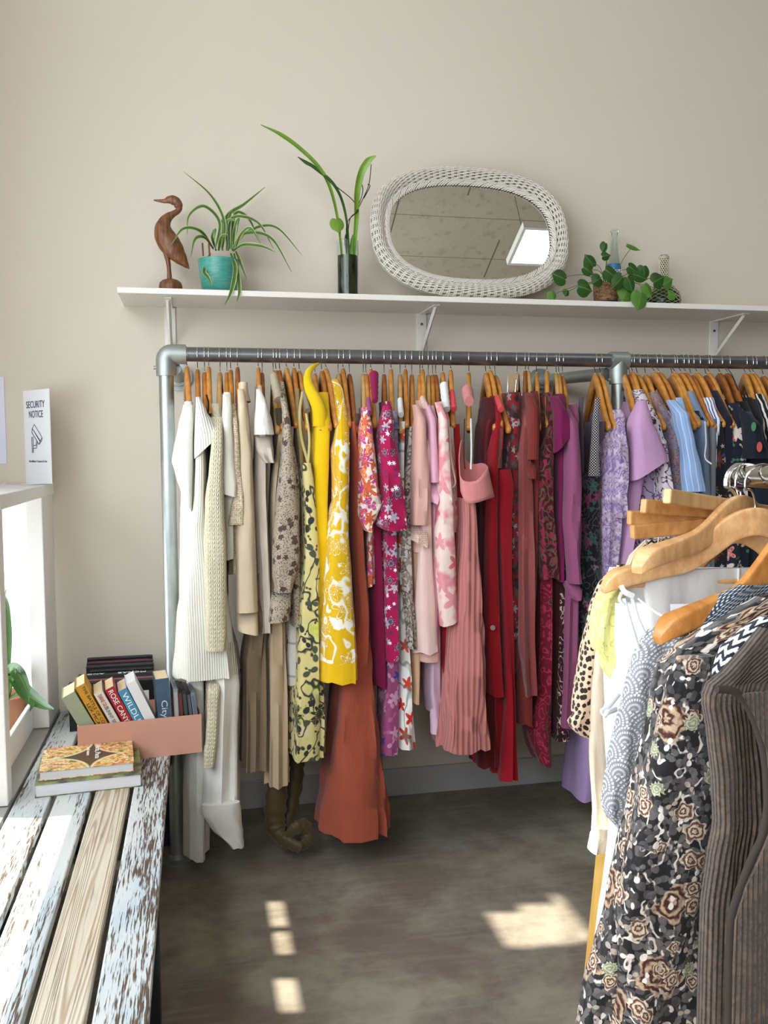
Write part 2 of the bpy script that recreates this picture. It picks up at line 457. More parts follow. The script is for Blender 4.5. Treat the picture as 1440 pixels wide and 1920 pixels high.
GLASS = plain('window glass', '#ffffff', .0, 0, .5, Transmission_Weight=1.0, IOR=1.0)

# hanging light panel seen in the mirror
lp = empty('ceiling_light_panel', (2.6, 1.75, 3.6), 'white rectangular light panel hung on thin wires under the concrete ceiling, seen in the mirror', 'ceiling light')
fx0, fx1, fy0, fy1 = 2.0, 3.2, 1.60, 1.90
mb = MB()
for a, b in (((fx0-.02, fy0-.02, 3.595), (fx1+.02, fy0, 3.64)), ((fx0-.02, fy1, 3.595), (fx1+.02, fy1+.02, 3.64)), ((fx0-.02, fy0, 3.595), (fx0, fy1, 3.64)), ((fx1, fy0, 3.595), (fx1+.02, fy1, 3.64)), ((fx0, fy0, 3.625), (fx1, fy1, 3.64))): mb.box(a, b)
mb.build('frame', WHITE, lp)
EM = NT('lit diffuser'); EM.set(Base_Color=(1, 1, 1, 1)); EM.b.inputs['Emission Color'].default_value = (1, .97, .93, 1); EM.b.inputs['Emission Strength'].default_value = 6.0
MB().box((fx0, fy0, 3.600), (fx1, fy1, 3.612)).build('diffuser', EM.m, lp)
for x in (fx0+.05, fx1-.05):
    MB().tube([(x, 1.75, 3.64), (x, 1.75, CH)], .0018, 6).build('wire', plain('steel wire', '#777777', .4, 1), lp)

# ------------------------------------------------------------------ lighting
w = bpy.data.worlds.new('sky'); S.world = w; w.use_nodes = True
bg = w.node_tree.nodes['Background']; bg.inputs[0].default_value = (.86, .93, 1.0, 1); bg.inputs[1].default_value = WORLD = 9.0
sl = bpy.data.lights.new('sun', 'SUN'); so = bpy.data.objects.new('sun', sl); C.objects.link(so)
sl.energy = 13.0; sl.angle = math.radians(.6); sl.color = (1, .93, .78)
so.rotation_euler = SUN.to_track_quat('-Z', 'Y').to_euler()
S.view_settings.view_transform = 'Standard'; S.view_settings.look = 'None'
S.view_settings.exposure = -0.2; S.view_settings.gamma = 1.0; S.view_settings.use_curve_mapping = False
S.cycles.max_bounces = 6; S.cycles.diffuse_bounces = 4; S.cycles.glossy_bounces = 3; S.cycles.transmission_bounces = 6
S.cycles.sample_clamp_indirect = 6.0; S.cycles.use_denoising = True
def portal(name, loc, rot, sx, sy):
    l = bpy.data.lights.new(name, 'AREA'); l.shape = 'RECTANGLE'; l.size = sx; l.size_y = sy
    o = bpy.data.objects.new(name, l); C.objects.link(o); o.location = loc; o.rotation_euler = rot
    l.cycles.is_portal = True; return o
for h in FH: portal('daylight_portal', ((h[0]+h[1])/2, YB-.01, (h[2]+h[3])/2), (PI/2, 0, 0), h[1]-h[0], h[3]-h[2])
h = LH[0]; portal('daylight_portal', (XL-.01, (h[0]+h[1])/2, (h[2]+h[3])/2), (0, -PI/2, 0), h[3]-h[2], h[1]-h[0])
h = LH[1]; portal('daylight_portal', (XL-.01, (h[0]+h[1])/2, (h[2]+h[3])/2), (0, -PI/2, 0), h[3]-h[2], h[1]-h[0])
h = LH[-1]; portal('daylight_portal', (XL-.01, (h[0]+h[1])/2, (h[2]+h[3])/2), (0, -PI/2, 0), h[3]-h[2], h[1]-h[0])

# ------------------------------------------------------------------ wall shelf
SX0, SX1, SY0, SZ0, SZ1 = -.243, 2.62, 3.185, 1.936, 1.956
sh = empty('wall_shelf', (1.2, YW, SZ0), 'long white painted board shelf on the back wall above the clothes rail', 'shelf')
MB().box((SX0, SY0, SZ0), (SX1, YW, SZ1)).build('shelf_board', WHITE2, sh, bevel=.002)
SCREW = plain('screw head', '#8d8a84', .35, .9)
for px in (319, 790, 1338):
    x = at(px, 600, Y=YW).x
    br = MB()
    br.box((x-.02, YW-.006, 1.74), (x+.02, YW, SZ0))
    br.box((x-.012, YW-.235, SZ0-.005), (x+.012, YW, SZ0))
    br.tube([(x, YW-.008, 1.785), (x, YW-.215, SZ0-.006)], .0085, 4, ref=(1, 0, 0))
    b = br.build('bracket', WHITE2, sh, bevel=.0015)
    for z in (1.765, 1.895):
        MB().tube([(x, YW-.0055, z), (x, YW-.0085, z)], .0055, 12).build('screw', SCREW, b)

# ------------------------------------------------------------------ things on the shelf
def mat_wood(name, c1, c2, sc=(60, 60, 6), rough=.45):
    m = NT(name); v = distort(m, m.coord('Object', sc), .6, .5)
    a, _ = m.noise(v, 1., 4, .6)
    m.set(Base_Color=m.mix(m.step(a, .5, .2), lin(c1), lin(c2)), Roughness=rough); m.bump(a, .1, .002); return m.m
HW = mat_wood('carved dark wood', '#4a2716', '#93603a', (95, 95, 9))
Yh = 3.32
hr = empty('carved_heron', tuple(at(320, 538, Y=Yh).xy) + (SZ1,), 'carved brown wooden heron figurine at the left end of the shelf', 'figurine')
def px_tube(stations, Y, sx=.75, n=16, mb=None):
    pts, rs = [], []
    for x, y, r in stations:
        pts.append(at(x, y, Y=Y)); rs.append(r * Y / FPX)
    P = spline(pts, 5); R = [interp(list(range(len(rs))), rs, i / 5) for i in range(len(P))]
    mb = mb or MB(); mb.tube(P, R, n, True, sx, (0, 1, 0)); return mb
px_tube([(333,384,7.5),(336,390,5.5),(333,396,5),(325,401,5.5),(316,407,8),(309,416,11),(306,428,15),(309,442,18.5),(317,456,20),(327,470,18),(338,484,12.5),(348,496,6),(355,504,1)], Yh, .8).build('body', HW, hr, True)
px_tube([(288,375.5,1),(299,376.5,2.6),(309,377,4),(316,375,6.5),(323,375,8.5),(330,378,8.5),(335,384,7),(336,390,5.5)], Yh, .8).build('head_and_beak', HW, hr, True)
px_tube([(311,470,6),(315,490,4.2),(317,505,3.6),(318,528,4.6)], Yh, 1.).build('leg', HW, hr, True)
bz = at(320, 539, Y=Yh)
MB().lathe([(.040, 0), (.041, .030), (.038, .042), (.028, .051), (.012, .056), (.0005, .057)], (bz.x, bz.y, SZ1), 28).build('base', HW, hr, True)

LEAF = NT('variegated leaf'); _, lx, ly = flat(LEAF, LEAF.coord('UV'))
e = LEAF.ma('ABSOLUTE', LEAF.ma('SUBTRACT', lx, .5))
LEAF.set(Base_Color=LEAF.mix(LEAF.step(e, .36, .05), lin('#456a29'), lin('#b3be80')), Roughness=.45)
def mat_leaf(name, a, b):
    m = NT(name); _, x, y = flat(m, m.coord('UV')); z, _ = m.noise(m.coord('Object'), 25, 3)
    c = m.mix(z, lin(a), lin(b)); vein = m.step(m.ma('ABSOLUTE', m.ma('SUBTRACT', x, .5)), .03, .02)
    m.set(Base_Color=m.mix(m.ma('MULTIPLY_ADD', vein, -.35, .35), c, lin('#93a85c')), Roughness=.38); return m.m
GREEN, LIME = mat_leaf('deep green leaf', '#24491c', '#3c6828'), mat_leaf('bright green leaf', '#5f8627', '#7da336')
Ys = 3.32
pz = at(411, 538, Y=Ys); px_ = pz.x
pl = empty('spider_plant', (px_, Ys, SZ1), 'spider plant with striped arching leaves in a teal glazed pot on the shelf', 'potted plant')
MB().lathe([(.062, 0), (.070, .004), (.071, .008), (.060, .006)], (px_, Ys, SZ1), 36).build('saucer', WHITE2, pl, True)
TEAL = NT('teal glaze'); a, _ = TEAL.noise(TEAL.coord('Object', (30, 30, 200)), 1., 3)
TEAL.set(Base_Color=TEAL.mix(a, lin('#2f7d72'), lin('#5fae9d')), Roughness=.3); TEAL.bump(a, .4, .004)
MB().lathe([(.052, .007), (.060, .012), (.071, .095), (.0745, .122), (.074, .127), (.070, .127), (.066, .112), (.0, .110)], (px_, Ys, SZ1), 40, cap=False).build('pot', TEAL.m, pl, True)
SOIL = plain('soil', '#2a211a', .95)
MB().lathe([(.0, .116), (.03, .119), (.067, .113)], (px_, Ys, SZ1), 24, cap=False).build('soil', SOIL, pl, True)
sp_leaves = [
 ([(417,470),(421,417),(396,367),(345,322)], 4, -.06), ([(417,467),(425,408),(458,383),(497,351)], 5, .05),
 ([(404,467),(412,417),(383,387),(355,404),(351,440)], 4.5, -.05), ([(400,467),(376,434),(344,429),(321,459)], 4.5, -.09),
 ([(400,467),(383,446),(366,449),(358,482)], 5, -.1), ([(433,467),(467,433),(517,426),(567,479)], 4, .02),
 ([(437,467),(458,438),(508,446),(547,510)], 5, -.05), ([(437,471),(458,459),(492,462),(517,473)], 5, -.1),
 ([(433,467),(441,402),(466,410),(488,455)], 4.5, .04), ([(430,467),(434,410),(482,416),(513,466)], 4.5, -.02),
 ([(433,475),(441,505),(434,545),(421,573)], 5.5, -.175), ([(439,475),(446,515),(449,545),(444,567)], 5, -.165),
 ([(394,475),(383,508),(390,520),(398,535)], 5, -.1), ([(442,471),(450,490),(463,525)], 4, -.03),
 ([(425,470),(428,430),(432,402),(437,393)], 4.5, .03), ([(436,470),(440,430),(448,410),(443,442)], 4, -.07),
 ([(418,470),(412,440),(420,410),(440,398)], 5, .05), ([(440,470),(452,440),(470,428),(490,460)], 4, -.12),
 ([(405,470),(398,445),(404,430),(402,450)], 4, -.08), ([(410,470),(416,445),(428,440)], 5, -.1), ([(428,470),(424,430),(430,412),(450,420)], 4, -.04)]
for pts, wd, dy in sp_leaves:
    n = len(pts); q = [at(x, y, Y=Ys + dy * (i / (n-1))**.45 + random.uniform(-.02, .02)*(1 if i == 0 else .2)) for i, (x, y) in enumerate(pts)]
    if SZ1 + .11 > q[0].z: q[0].z = SZ1 + .113
    P = spline(q, 9); m_ = len(P)
    W = [wd * .5 * Ys / FPX * 1.4 * (min(1, .5 + i / m_ * 2) * min(1., (m_ - i) / m_ * 2.2) + .05) for i in range(m_)]
    MB().ribbon(P, W, (0, -1, .25), .35).build('leaf', LEAF.m, pl, True)
for x in (381, 393):
    p = at(x, 480, Y=Ys-.03); MB().tube([p, p + Vector((-.002, 0, .045))], .003, 8).build('wooden_stick', plain('stick', '#8a4a2c', .7), pl)

# glass vase with strap leaves
Yv = 3.30; vz = at(652, 548, Y=Yv)
va = empty('glass_vase', (vz.x, Yv, SZ1), 'tall clear glass cylinder vase of dark roots and long strap leaves left of the mirror', 'vase')
r = 20.5 * Yv / FPX; vh = at(652, 452, Y=Yv).z - SZ1 + .0
CG = plain('clear glass', '#f4fbf8', .02, 0, .5, Transmission_Weight=1., IOR=1.2)
MB().lathe([(0, 0), (r, 0), (r, vh), (r-.002, vh), (r-.0025, .008), (0, .008)], (vz.x, Yv, SZ1), 36, False).build('glass', CG, va, True)
WAT = NT('dark rooty water'); a, _ = WAT.noise(WAT.coord('Object', (40, 40, 14)), 1., 4, .6)
WAT.set(Base_Color=WAT.mix(WAT.step(a, .5, .12), lin('#14170f'), lin('#454326')), Roughness=.25)
MB().lathe([(0, .009), (r-.004, .009), (r-.004, vh*.74), (0, vh*.74)], (vz.x, Yv, SZ1), 28, False).build('rooted_water', WAT.m, va, True)
for pts, wd, mt, nm in (([(645,545),(640,470),(632,405),(617,348),(596,312),(560,277),(525,252),(489,234)], 8.5, LIME, 'leaf'),
    ([(655,540),(653,450),(645,390),(626,347),(590,315),(573,305),(558,294)], 7.5, GREEN, 'leaf'),
    ([(662,545),(664,470),(668,410),(669,365),(677,325),(690,303),(705,292)], 13, LIME, 'leaf'),
    ([(648,540),(650,480),(648,450),(652,430)], 6, GREEN, 'leaf'), ([(660,540),(657,480),(662,440)], 7, LIME, 'leaf')):
    n = len(pts); q = [at(x, y, Y=Yv - .012*(i>2)*i) for i, (x, y) in enumerate(pts)]; q[0].z = max(q[0].z, SZ1+.02)
    P = spline(q, 8); m_ = len(P)
    W = [wd * .5 * Yv / FPX * (min(1, .35 + i / m_ * 1.1) * min(1., (m_ - i) / m_ * 5 + .1)) for i in range(m_)]
    MB().ribbon(P, W, (.2, -1, .2), .3).build(nm, mt, va, True)
ROOT = plain('dry root', '#2b2620', .9)
for pts in ([(650,470),(651,420),(668,398),(681,372),(691,345),(697,308)], [(668,398),(680,360),(676,340)], [(650,470),(655,412),(672,395),(661,375),(640,357),(626,347)], [(681,372),(694,350),(690,345)]):
    MB().tube(spline([at(x + random.uniform(-1, 1), y, Y=Yv-.01) for x, y in pts], 5), .0016, 6).build('aerial_root', ROOT, va, True)
def heart_leaf(cx, cy, rx, ry, Y, ang, mat, parent, tilt=.2, name='leaf'):
    """pointed heart shaped leaf seen from the front, centre cx, cy and half sizes in photo px"""
    mb = MB(); c = at(cx, cy, Y=Y); k = Y / FPX; vs = [c + Vector((0, -.004, 0))]; uv = [(.5, 0)]; n = 22
    for i in range(n):
        t = 2 * PI * i / n
        rad = 1.0 - .28 * math.exp(-((t - PI) ** 2) / .12) + .30 * math.exp(-(min(t, 2*PI - t) ** 2) / .06) - .1 * math.cos(2*t)
        x, y = math.cos(t) * rad, math.sin(t) * rad
        px = (x * ry * math.cos(ang) - y * rx * math.sin(ang)); pz = (x * ry * math.sin(ang) + y * rx * math.cos(ang))
        vs.append(c + Vector((px * k, pz * k * tilt + (px * k) * .25 + .006 * abs(y), pz * k))); uv.append((.5 + y * .5, x))
    mb.add(vs, [(0, i + 1, (i + 1) % n + 1) for i in range(n)], uv)
    return mb.build(name, mat, parent, True)
heart_leaf(632, 420, 13, 15, Yv-.03, -PI*.45, LIME, va)

# wicker mirror
def mirror():
    cx, cy = (at(878, 435, Y=3.37)).x, 0
    z0, ztop = SZ1, 2.472; H = (ztop - z0)
    tilt = math.radians(14.5); h = H / math.cos(tilt) / 2; wv = .392
    base = Vector((cx, 3.285, SZ1)); up = Vector((0, math.sin(tilt), math.cos(tilt))); out = Vector((0, -math.cos(tilt), math.sin(tilt))); rt = Vector((1, 0, 0))
    cen = base + up * (h + .004) + out * .012
    root = empty('wicker_mirror', base, 'oval mirror in a wide white woven wicker frame leaning on the wall above the shelf', 'mirror')
    def oval(t, off):
        # stadium like superellipse, off = distance in from the outer edge
        a, b = wv - off, h - off; e = 2.0 / 2.55
        c, s_ = math.cos(t), math.sin(t)
        return (a * math.copysign(abs(c) ** e, c), b * math.copysign(abs(s_) ** e, s_))
    N = 640; tt = []; # even spacing along the rim
    raw = [oval(2*PI*i/4000, .04) for i in range(4001)]; acc = [0]
    for i in range(4000): acc.append(acc[-1] + math.dist(raw[i], raw[i+1]))
    j = 0
    for i in range(N):
        tgt = acc[-1] * i / N
        while acc[j+1] < tgt: j += 1
        tt.append(2*PI*(j + (tgt-acc[j])/max(1e-9, acc[j+1]-acc[j]))/4000)
    def P(i, off, lift):
        x, y = oval(tt[i % N], off); return cen + rt * x + up * y + out * lift
    SP = 80
    FW = .072
    prof = lambda q: .016 + .026 * math.sin(PI * min(1, max(0, q)) ** .8)
    weave = MB()
    K = 14
    for k in range(K):
        q = k / (K - 1); off = .002 + q * FW * .74
        pts = [P(i, off, prof(q) + .0032 * math.cos(PI * SP * i / N * 1.0 * 1 + PI * k)) for i in range(N)]
        n = 5; vs = []
        for i in range(N):
            t = (pts[(i+1) % N] - pts[i-1]).normalized(); u = (out - t*out.dot(t)).normalized(); w_ = t.cross(u)
            for a in range(n): vs.append(pts[i] + u * (.0021*math.cos(2*PI*a/n)) + w_ * (.0019*math.sin(2*PI*a/n)))
        weave.add(vs, [(i*n+a, i*n+(a+1)%n, ((i+1)%N)*n+(a+1)%n, ((i+1)%N)*n+a) for i in range(N) for a in range(n)])
    WICK = plain('painted wicker', '#dcd5ca', .55)
    weave.build('woven_frame', WICK, root, True)
    spk = MB()
    for s_ in range(SP):
        for ii in (0, 2):
            i = int((s_ + .5) * N / SP) + ii
            spk.tube([P(i, off, prof(off/(FW*.74)) - .0005) for off in (0, .012, .024, .036, .048, .056)], .0022, 5)
    spk.build('frame_spokes', WICK, root, True)
    br = MB(); M = 150
    for s_ in range(M):
        i = int(s_ * N / M)
        br.tube([P(i, .054, .021), P(i+5, .058, .027), P(i+9, .064, .024)], .0027, 5)
        br.tube([P(i+9, .0635, .023), P(i+13, .069, .023), P(i+17, .074, .015)], .0027, 5)
    br.build('braided_rim', WICK, root, True)
    n = 160
    g = MB(); vs = []
    for i in range(n):
        x, y = oval(2*PI*i/n, .070); vs.append(cen + rt*x + up*y + out*.010)
    for i in range(n):
        x, y = oval(2*PI*i/n, .070); vs.append(cen + rt*x + up*y + out*.006)
    g.add(vs, [tuple(range(n)), tuple(range(n, 2*n))[::-1]] + [(i, (i+1) % n, n + (i+1) % n, n + i) for i in range(n)])
    g.build('mirror_glass', plain('mirror silver', '#e4e4df', .0, 1.), root)
    b = MB(); vs = []
    for lift, off in ((.004, .003), (-.004, .003)):
        for i in range(n):
            x, y = oval(2*PI*i/n, off); vs.append(cen + rt*x + up*y + out*lift)
    b.add(vs, [tuple(range(n)), tuple(range(n, 2*n))[::-1]] + [(i, (i+1) % n, n + (i+1) % n, n + i) for i in range(n)])
    b.build('backing', plain('painted backing', '#b9b4ab', .7), root)
mirror()

# pothos in a bark pot
Yp = 3.30; pc = at(1136, 552, Y=Yp)
po = empty('pothos_plant', (pc.x, Yp, SZ1), 'trailing pothos with heart shaped leaves in a bark brown pot on a black base', 'potted plant')
BARK = NT('bark'); a, _ = BARK.noise(BARK.coord('Object', (60, 60, 140)), 1., 5, .7)
BARK.set(Base_Color=BARK.mix(BARK.step(a, .5, .15), lin('#4a2d1c'), lin('#a8825c')), Roughness=.9); BARK.bump(a, .8, .006)
MB().lathe([(.0, 0), (.052, 0), (.055, .006), (.052, .016), (.0, .016)], (pc.x, Yp, SZ1), 28, False).build('pot_base', plain('black plastic', '#1b1b1c', .5), po, True)
MB().lathe([(.044, .015), (.047, .03), (.050, .083), (.046, .083), (.042, .07), (0, .07)], (pc.x, Yp, SZ1), 28, False).build('pot', BARK.m, po, True)
pot_top = Vector((pc.x, Yp, SZ1 + .08))
for cx, cy, rx, ry, ang, dy in ((1051,520,17,20,-.3+PI,-.06),(1107,492,16,18,-.9+PI,-.04),(1101,506,12,16,-.5,-.07),(1094,540,19,20,-.2,-.09),(1133,462,9,14,-2.0,-.03),
    (1135,480,9,13,.2,-.06),(1145,514,17,24,-.6,-.1),(1173,547,20,24,-2.,-.1),(1199,561,20,24,-1.9,-.13),(1207,508,16,17,-1.6,-.05),(1197,518,12,22,-.2,-.09),(1232,526,17,20,.5,-.08),
    (1250,530,14,18,.5,-.06),(1185,463,5,20,-.25,-.02),(1259,553,11,14,-.1,-.1),(1160,527,15,22,-2.4,-.12),(1180,530,15,20,-1.2,-.11),(1035,553,11,12,-1.3,-.08),(1213,543,14,18,-1.,-.11),(1120,525,14,16,-2.6,-.09),(1062,548,8,9,-2,-.06),(1186,505,14,18,-.5,-.07)):
    lf = heart_leaf(cx, cy, rx*.92, ry*.92, Yp + dy, ang, GREEN if (cx + cy) % 4 else mat_leaf('leaf', '#3f6f2a', '#6a9640'), po)
    a_, b_ = pot_top + Vector((random.uniform(-.02, .02), -.01, 0)), at(cx, cy, Y=Yp + dy + .006)
    MB().tube(spline([a_, (a_ + b_)/2 + Vector((0, -.02, .02)), b_], 6), .0013, 5).build('stem', plain('stem', '#5b6f36', .6), lf, True)
# glass bottle
Yb = 3.40; bc = at(1151, 540, Y=Yb)
bo = empty('glass_bottle', (bc.x, Yb, SZ1), 'clear glass soft drink bottle with a blue and white label behind the pothos', 'bottle')
sc = Yb / FPX; hh = at(1151, 430, Y=Yb).z - SZ1
MB().lathe([(0, 0), (.027, .001), (.029, .01), (.029, hh*.42), (.026, hh*.55), (.018, hh*.74), (.0125, hh*.9), (.0125, hh*.96), (.0148, hh*.965), (.0148, hh), (.011, hh), (.0105, hh*.9), (.016, hh*.74), (.024, hh*.55), (.0265, hh*.4), (.0265, .006), (0, .005)], (bc.x, Yb, SZ1), 32, False).build('glass', CG, bo, True)
mbl = MB(); lz0, lz1 = hh*.40, hh*.60
mbl.lathe([(.0293, lz0), (.0294, hh*.44), (.0262, lz1*.95)], (bc.x, Yb, SZ1), 32, False)
lb = mbl.build('label', plain('blue label', '#2f6f9f', .4), bo, True)
text('Fanta', plain('white print', '#f2f5f8', .5), lb, (bc.x-.021, Yb-.031, SZ1 + hh*.455), (1, 0, 0), (0, .12, 1), width=.042, height=.018)
# macrame bottle
Ym = 3.36; mc = at(1244, 550, Y=Ym)
mo = empty('netted_bottle', (mc.x, Ym, SZ1), 'dark green round bottle wrapped in knotted cream cord at the right of the shelf', 'bottle')
hm = at(1244, 479, Y=Ym).z - SZ1
pr = [(0, 0), (.054, .002), (.065, .018), (.067, .04), (.060, .068), (.040, .092), (.0185, .108), (.0155, .12), (.0155, hm), (0, hm)]
MB().lathe(pr, (mc.x, Ym, SZ1), 32, False).build('bottle_body', plain('dark green glass', '#12301f', .12), mo, True)
net = MB()
def rz(z): return interp([p[1] for p in pr[1:9]], [p[0] for p in pr[1:9]], z) + .0022
for k in range(12):
    for sgn in (-1, 1):
        net.tube([(mc.x + rz(z)*math.cos(a), Ym + rz(z)*math.sin(a), SZ1 + z) for z, a in [(.004 + (hm-.02)*i/26, 2*PI*k/12 + sgn*(2*PI/12)*.5*(i % 2 if True else 0)) for i in range(27)]], .0019, 5)
for z in (.11, .118, .126, hm-.012, hm-.006): net.tube([(mc.x + rz(z)*math.cos(a), Ym + rz(z)*math.sin(a), SZ1+z) for a in [2*PI*i/24 for i in range(25)]], .0032, 6)
net.build('knotted_cord', plain('cream cord', '#c9bda6', .9), mo, True)

# poster on the wall
MB().box((-.80, YW-.004, 1.361), (at(10, 780, Y=YW).x, YW, 1.673)).build('wall_poster', plain('poster paper', '#dcdaf0', .5), label='pale lilac paper notice on the wall at the left edge', cat='poster')

# ------------------------------------------------------------------ white display stand, sign and plant
ds = empty('display_stand', (-.75, 2.95, 0), 'white painted timber display stand against the left of the back wall', 'display stand')
GREY = NT('grey painted board'); a, _ = GREY.noise(GREY.coord('Object', (30, 4, 10)), 1., 4)
GREY.set(Base_Color=GREY.mix(a, lin('#8f8d89'), lin('#b0aeaa')), Roughness=.6)
rd = []
for i in range(7): a = PI/2*i/6; rd.append((-.56 + .06*math.sin(a), 3.41 + .06*math.cos(a) if True else 0))
poly = [(-.86, 2.50), (-.50, 2.50)] + [(p[0], p[1]) for p in rd[::-1]] + [(-.86, 3.47)]
b = MB(); n = len(poly)
b.add([(x, y, 1.25) for x, y in poly] + [(x, y, 1.29) for x, y in poly], [tuple(range(n))[::-1], tuple(range(n, 2*n))] + [(i, (i+1) % n, n+(i+1) % n, n+i) for i in range(n)])
b.build('top_board', WHITE, ds, bevel=.003)
MB().box((-.562, 3.20, .455), (-.508, 3.43, 1.25)).build('post', WHITE, ds, bevel=.003)
MB().box((-.57, 2.50, .455), (-.508, 2.56, 1.25)).build('post', WHITE, ds, bevel=.003)
MB().box((-.86, 2.50, .455), (-.80, 2.57, 1.25)).build('post', WHITE, ds, bevel=.003)
MB().box((-.86, 3.445, .455), (-.562, 3.465, 1.25)).build('back_panel', WHITE, ds, bevel=.002)
MB().box((-.575, 2.56, .452), (-.560, 3.20, .545)).build('side_rail', WHITE, ds, bevel=.003)
MB().box((-.90, 2.10, .415), (-.507, 3.44, .452)).build('grey_shelf', GREY.m, ds, bevel=.002)
for y in (2.2, 3.38):
    for x in (-.88, -.56): MB().box((x, y, 0), (x+.045, y+.045, .415)).build('leg', WHITE, ds)
sg = empty('security_sign', at(70, 905, Y=3.3), 'white upright card reading SECURITY NOTICE on the display stand', 'sign')
sg.location.z = 1.29
L_ = at(43, 731, Y=3.40); R_ = at(91, 730, Y=3.25)
L0, R0 = Vector((L_.x, L_.y, 1.291)), Vector((R_.x, R_.y, 1.291)); L_.z = R_.z = 1.618
nr = (R0 - L0).normalized(); nn = nr.cross(Vector((0, 0, 1)))
CARD = plain('white card', '#f3f4f8', .35)
mb = MB(); vs = [L0, R0, R_, L_]; mb.add(vs + [p - nn*.003 for p in vs], [(0,1,2,3), (7,6,5,4), (0,4,5,1), (1,5,6,2), (2,6,7,3), (3,7,4,0)])
mb.build('card', CARD, sg)
mb = MB(); vs = [L0, R0, R0 + nn*.07 - nr*.01, L0 + nn*.07 - nr*.01]; mb.add(vs + [p + Vector((0,0,.002)) for p in vs], [(3,2,1,0), (4,5,6,7), (0,1,5,4), (1,2,6,5), (2,3,7,6), (3,0,4,7)])
mb.build('acrylic_foot', plain('clear acrylic', '#eef4f4', .05, 0, .5, Transmission_Weight=.8, IOR=1.2), sg)
INK = plain('navy print', '#2c3a55', .6)
Wd = (R0 - L0).length
def sgt(t, fx, z, fw, h): text(t, INK, sg, L0 + nr*(Wd*fx) + Vector((0, 0, z - 1.291)) + nn*.0008, nr, (0, 0, 1), width=Wd*fw, height=h, depth=.0003)
sgt('SECURITY', .12, 1.556, .72, .024); sgt('NOTICE', .22, 1.522, .54, .024); sgt('Surveillance Cameras In Use', .16, 1.366, .7, .0075)
ic = MB()
def q(u, z): return L0 + nr*(Wd*u) + Vector((0, 0, z - 1.291)) + nn*.001
for pl_ in ([(.33,1.485),(.42,1.498),(.70,1.452),(.62,1.438),(.33,1.485)], [(.33,1.485),(.31,1.470),(.58,1.428),(.62,1.438)], [(.62,1.438),(.70,1.452),(.69,1.442),(.58,1.428)], [(.30,1.40),(.30,1.455),(.35,1.455),(.35,1.40),(.30,1.40)], [(.35,1.425),(.46,1.425),(.48,1.44)], [(.35,1.415),(.47,1.415),(.52,1.436)], [(.38,1.478),(.63,1.440)]):
    ic.tube([q(*p) for p in pl_], .0011, 4)
ic.build('camera_icon', INK, sg)
pp = empty('leafy_plant', (-.66, 3.25, .452), 'green strap leaved plant in a terracotta pot inside the white stand', 'potted plant')
MB().lathe([(0, 0), (.075, 0), (.085, .09), (.088, .09), (.088, .115), (.08, .115), (.075, .09), (0, .09)], (-.66, 3.25, .452), 28, False).build('pot', plain('terracotta', '#9a6a4e', .8), pp, True)
for pts, wd in (([(10,1310),(18,1262),(30,1258),(48,1290),(54,1316)], 22), ([(10,1310),(22,1265),(50,1300),(80,1322),(101,1330)], 24), ([(10,1320),(15,1200),(10,1130),(12,1105)], 14), ([(12,1320),(20,1280),(32,1253),(38,1262)], 9), ([(14,1320),(40,1300),(60,1320),(56,1334)], 10)):
    m_ = len(pts); q_ = [at(x, y, Y=3.25 - .22*i/(m_-1)) for i, (x, y) in enumerate(pts)]; q_[0] = Vector((-.65, 3.25, .55))
    P = spline(q_, 8); k = len(P)
    MB().ribbon(P, [wd*.5*3.2/FPX*(min(1, .3+i/k*2)*min(1, (k-i)/k*2.4)+.03) for i in range(k)], (.1, -1, .5), .35).build('leaf', GREEN, pp, True)
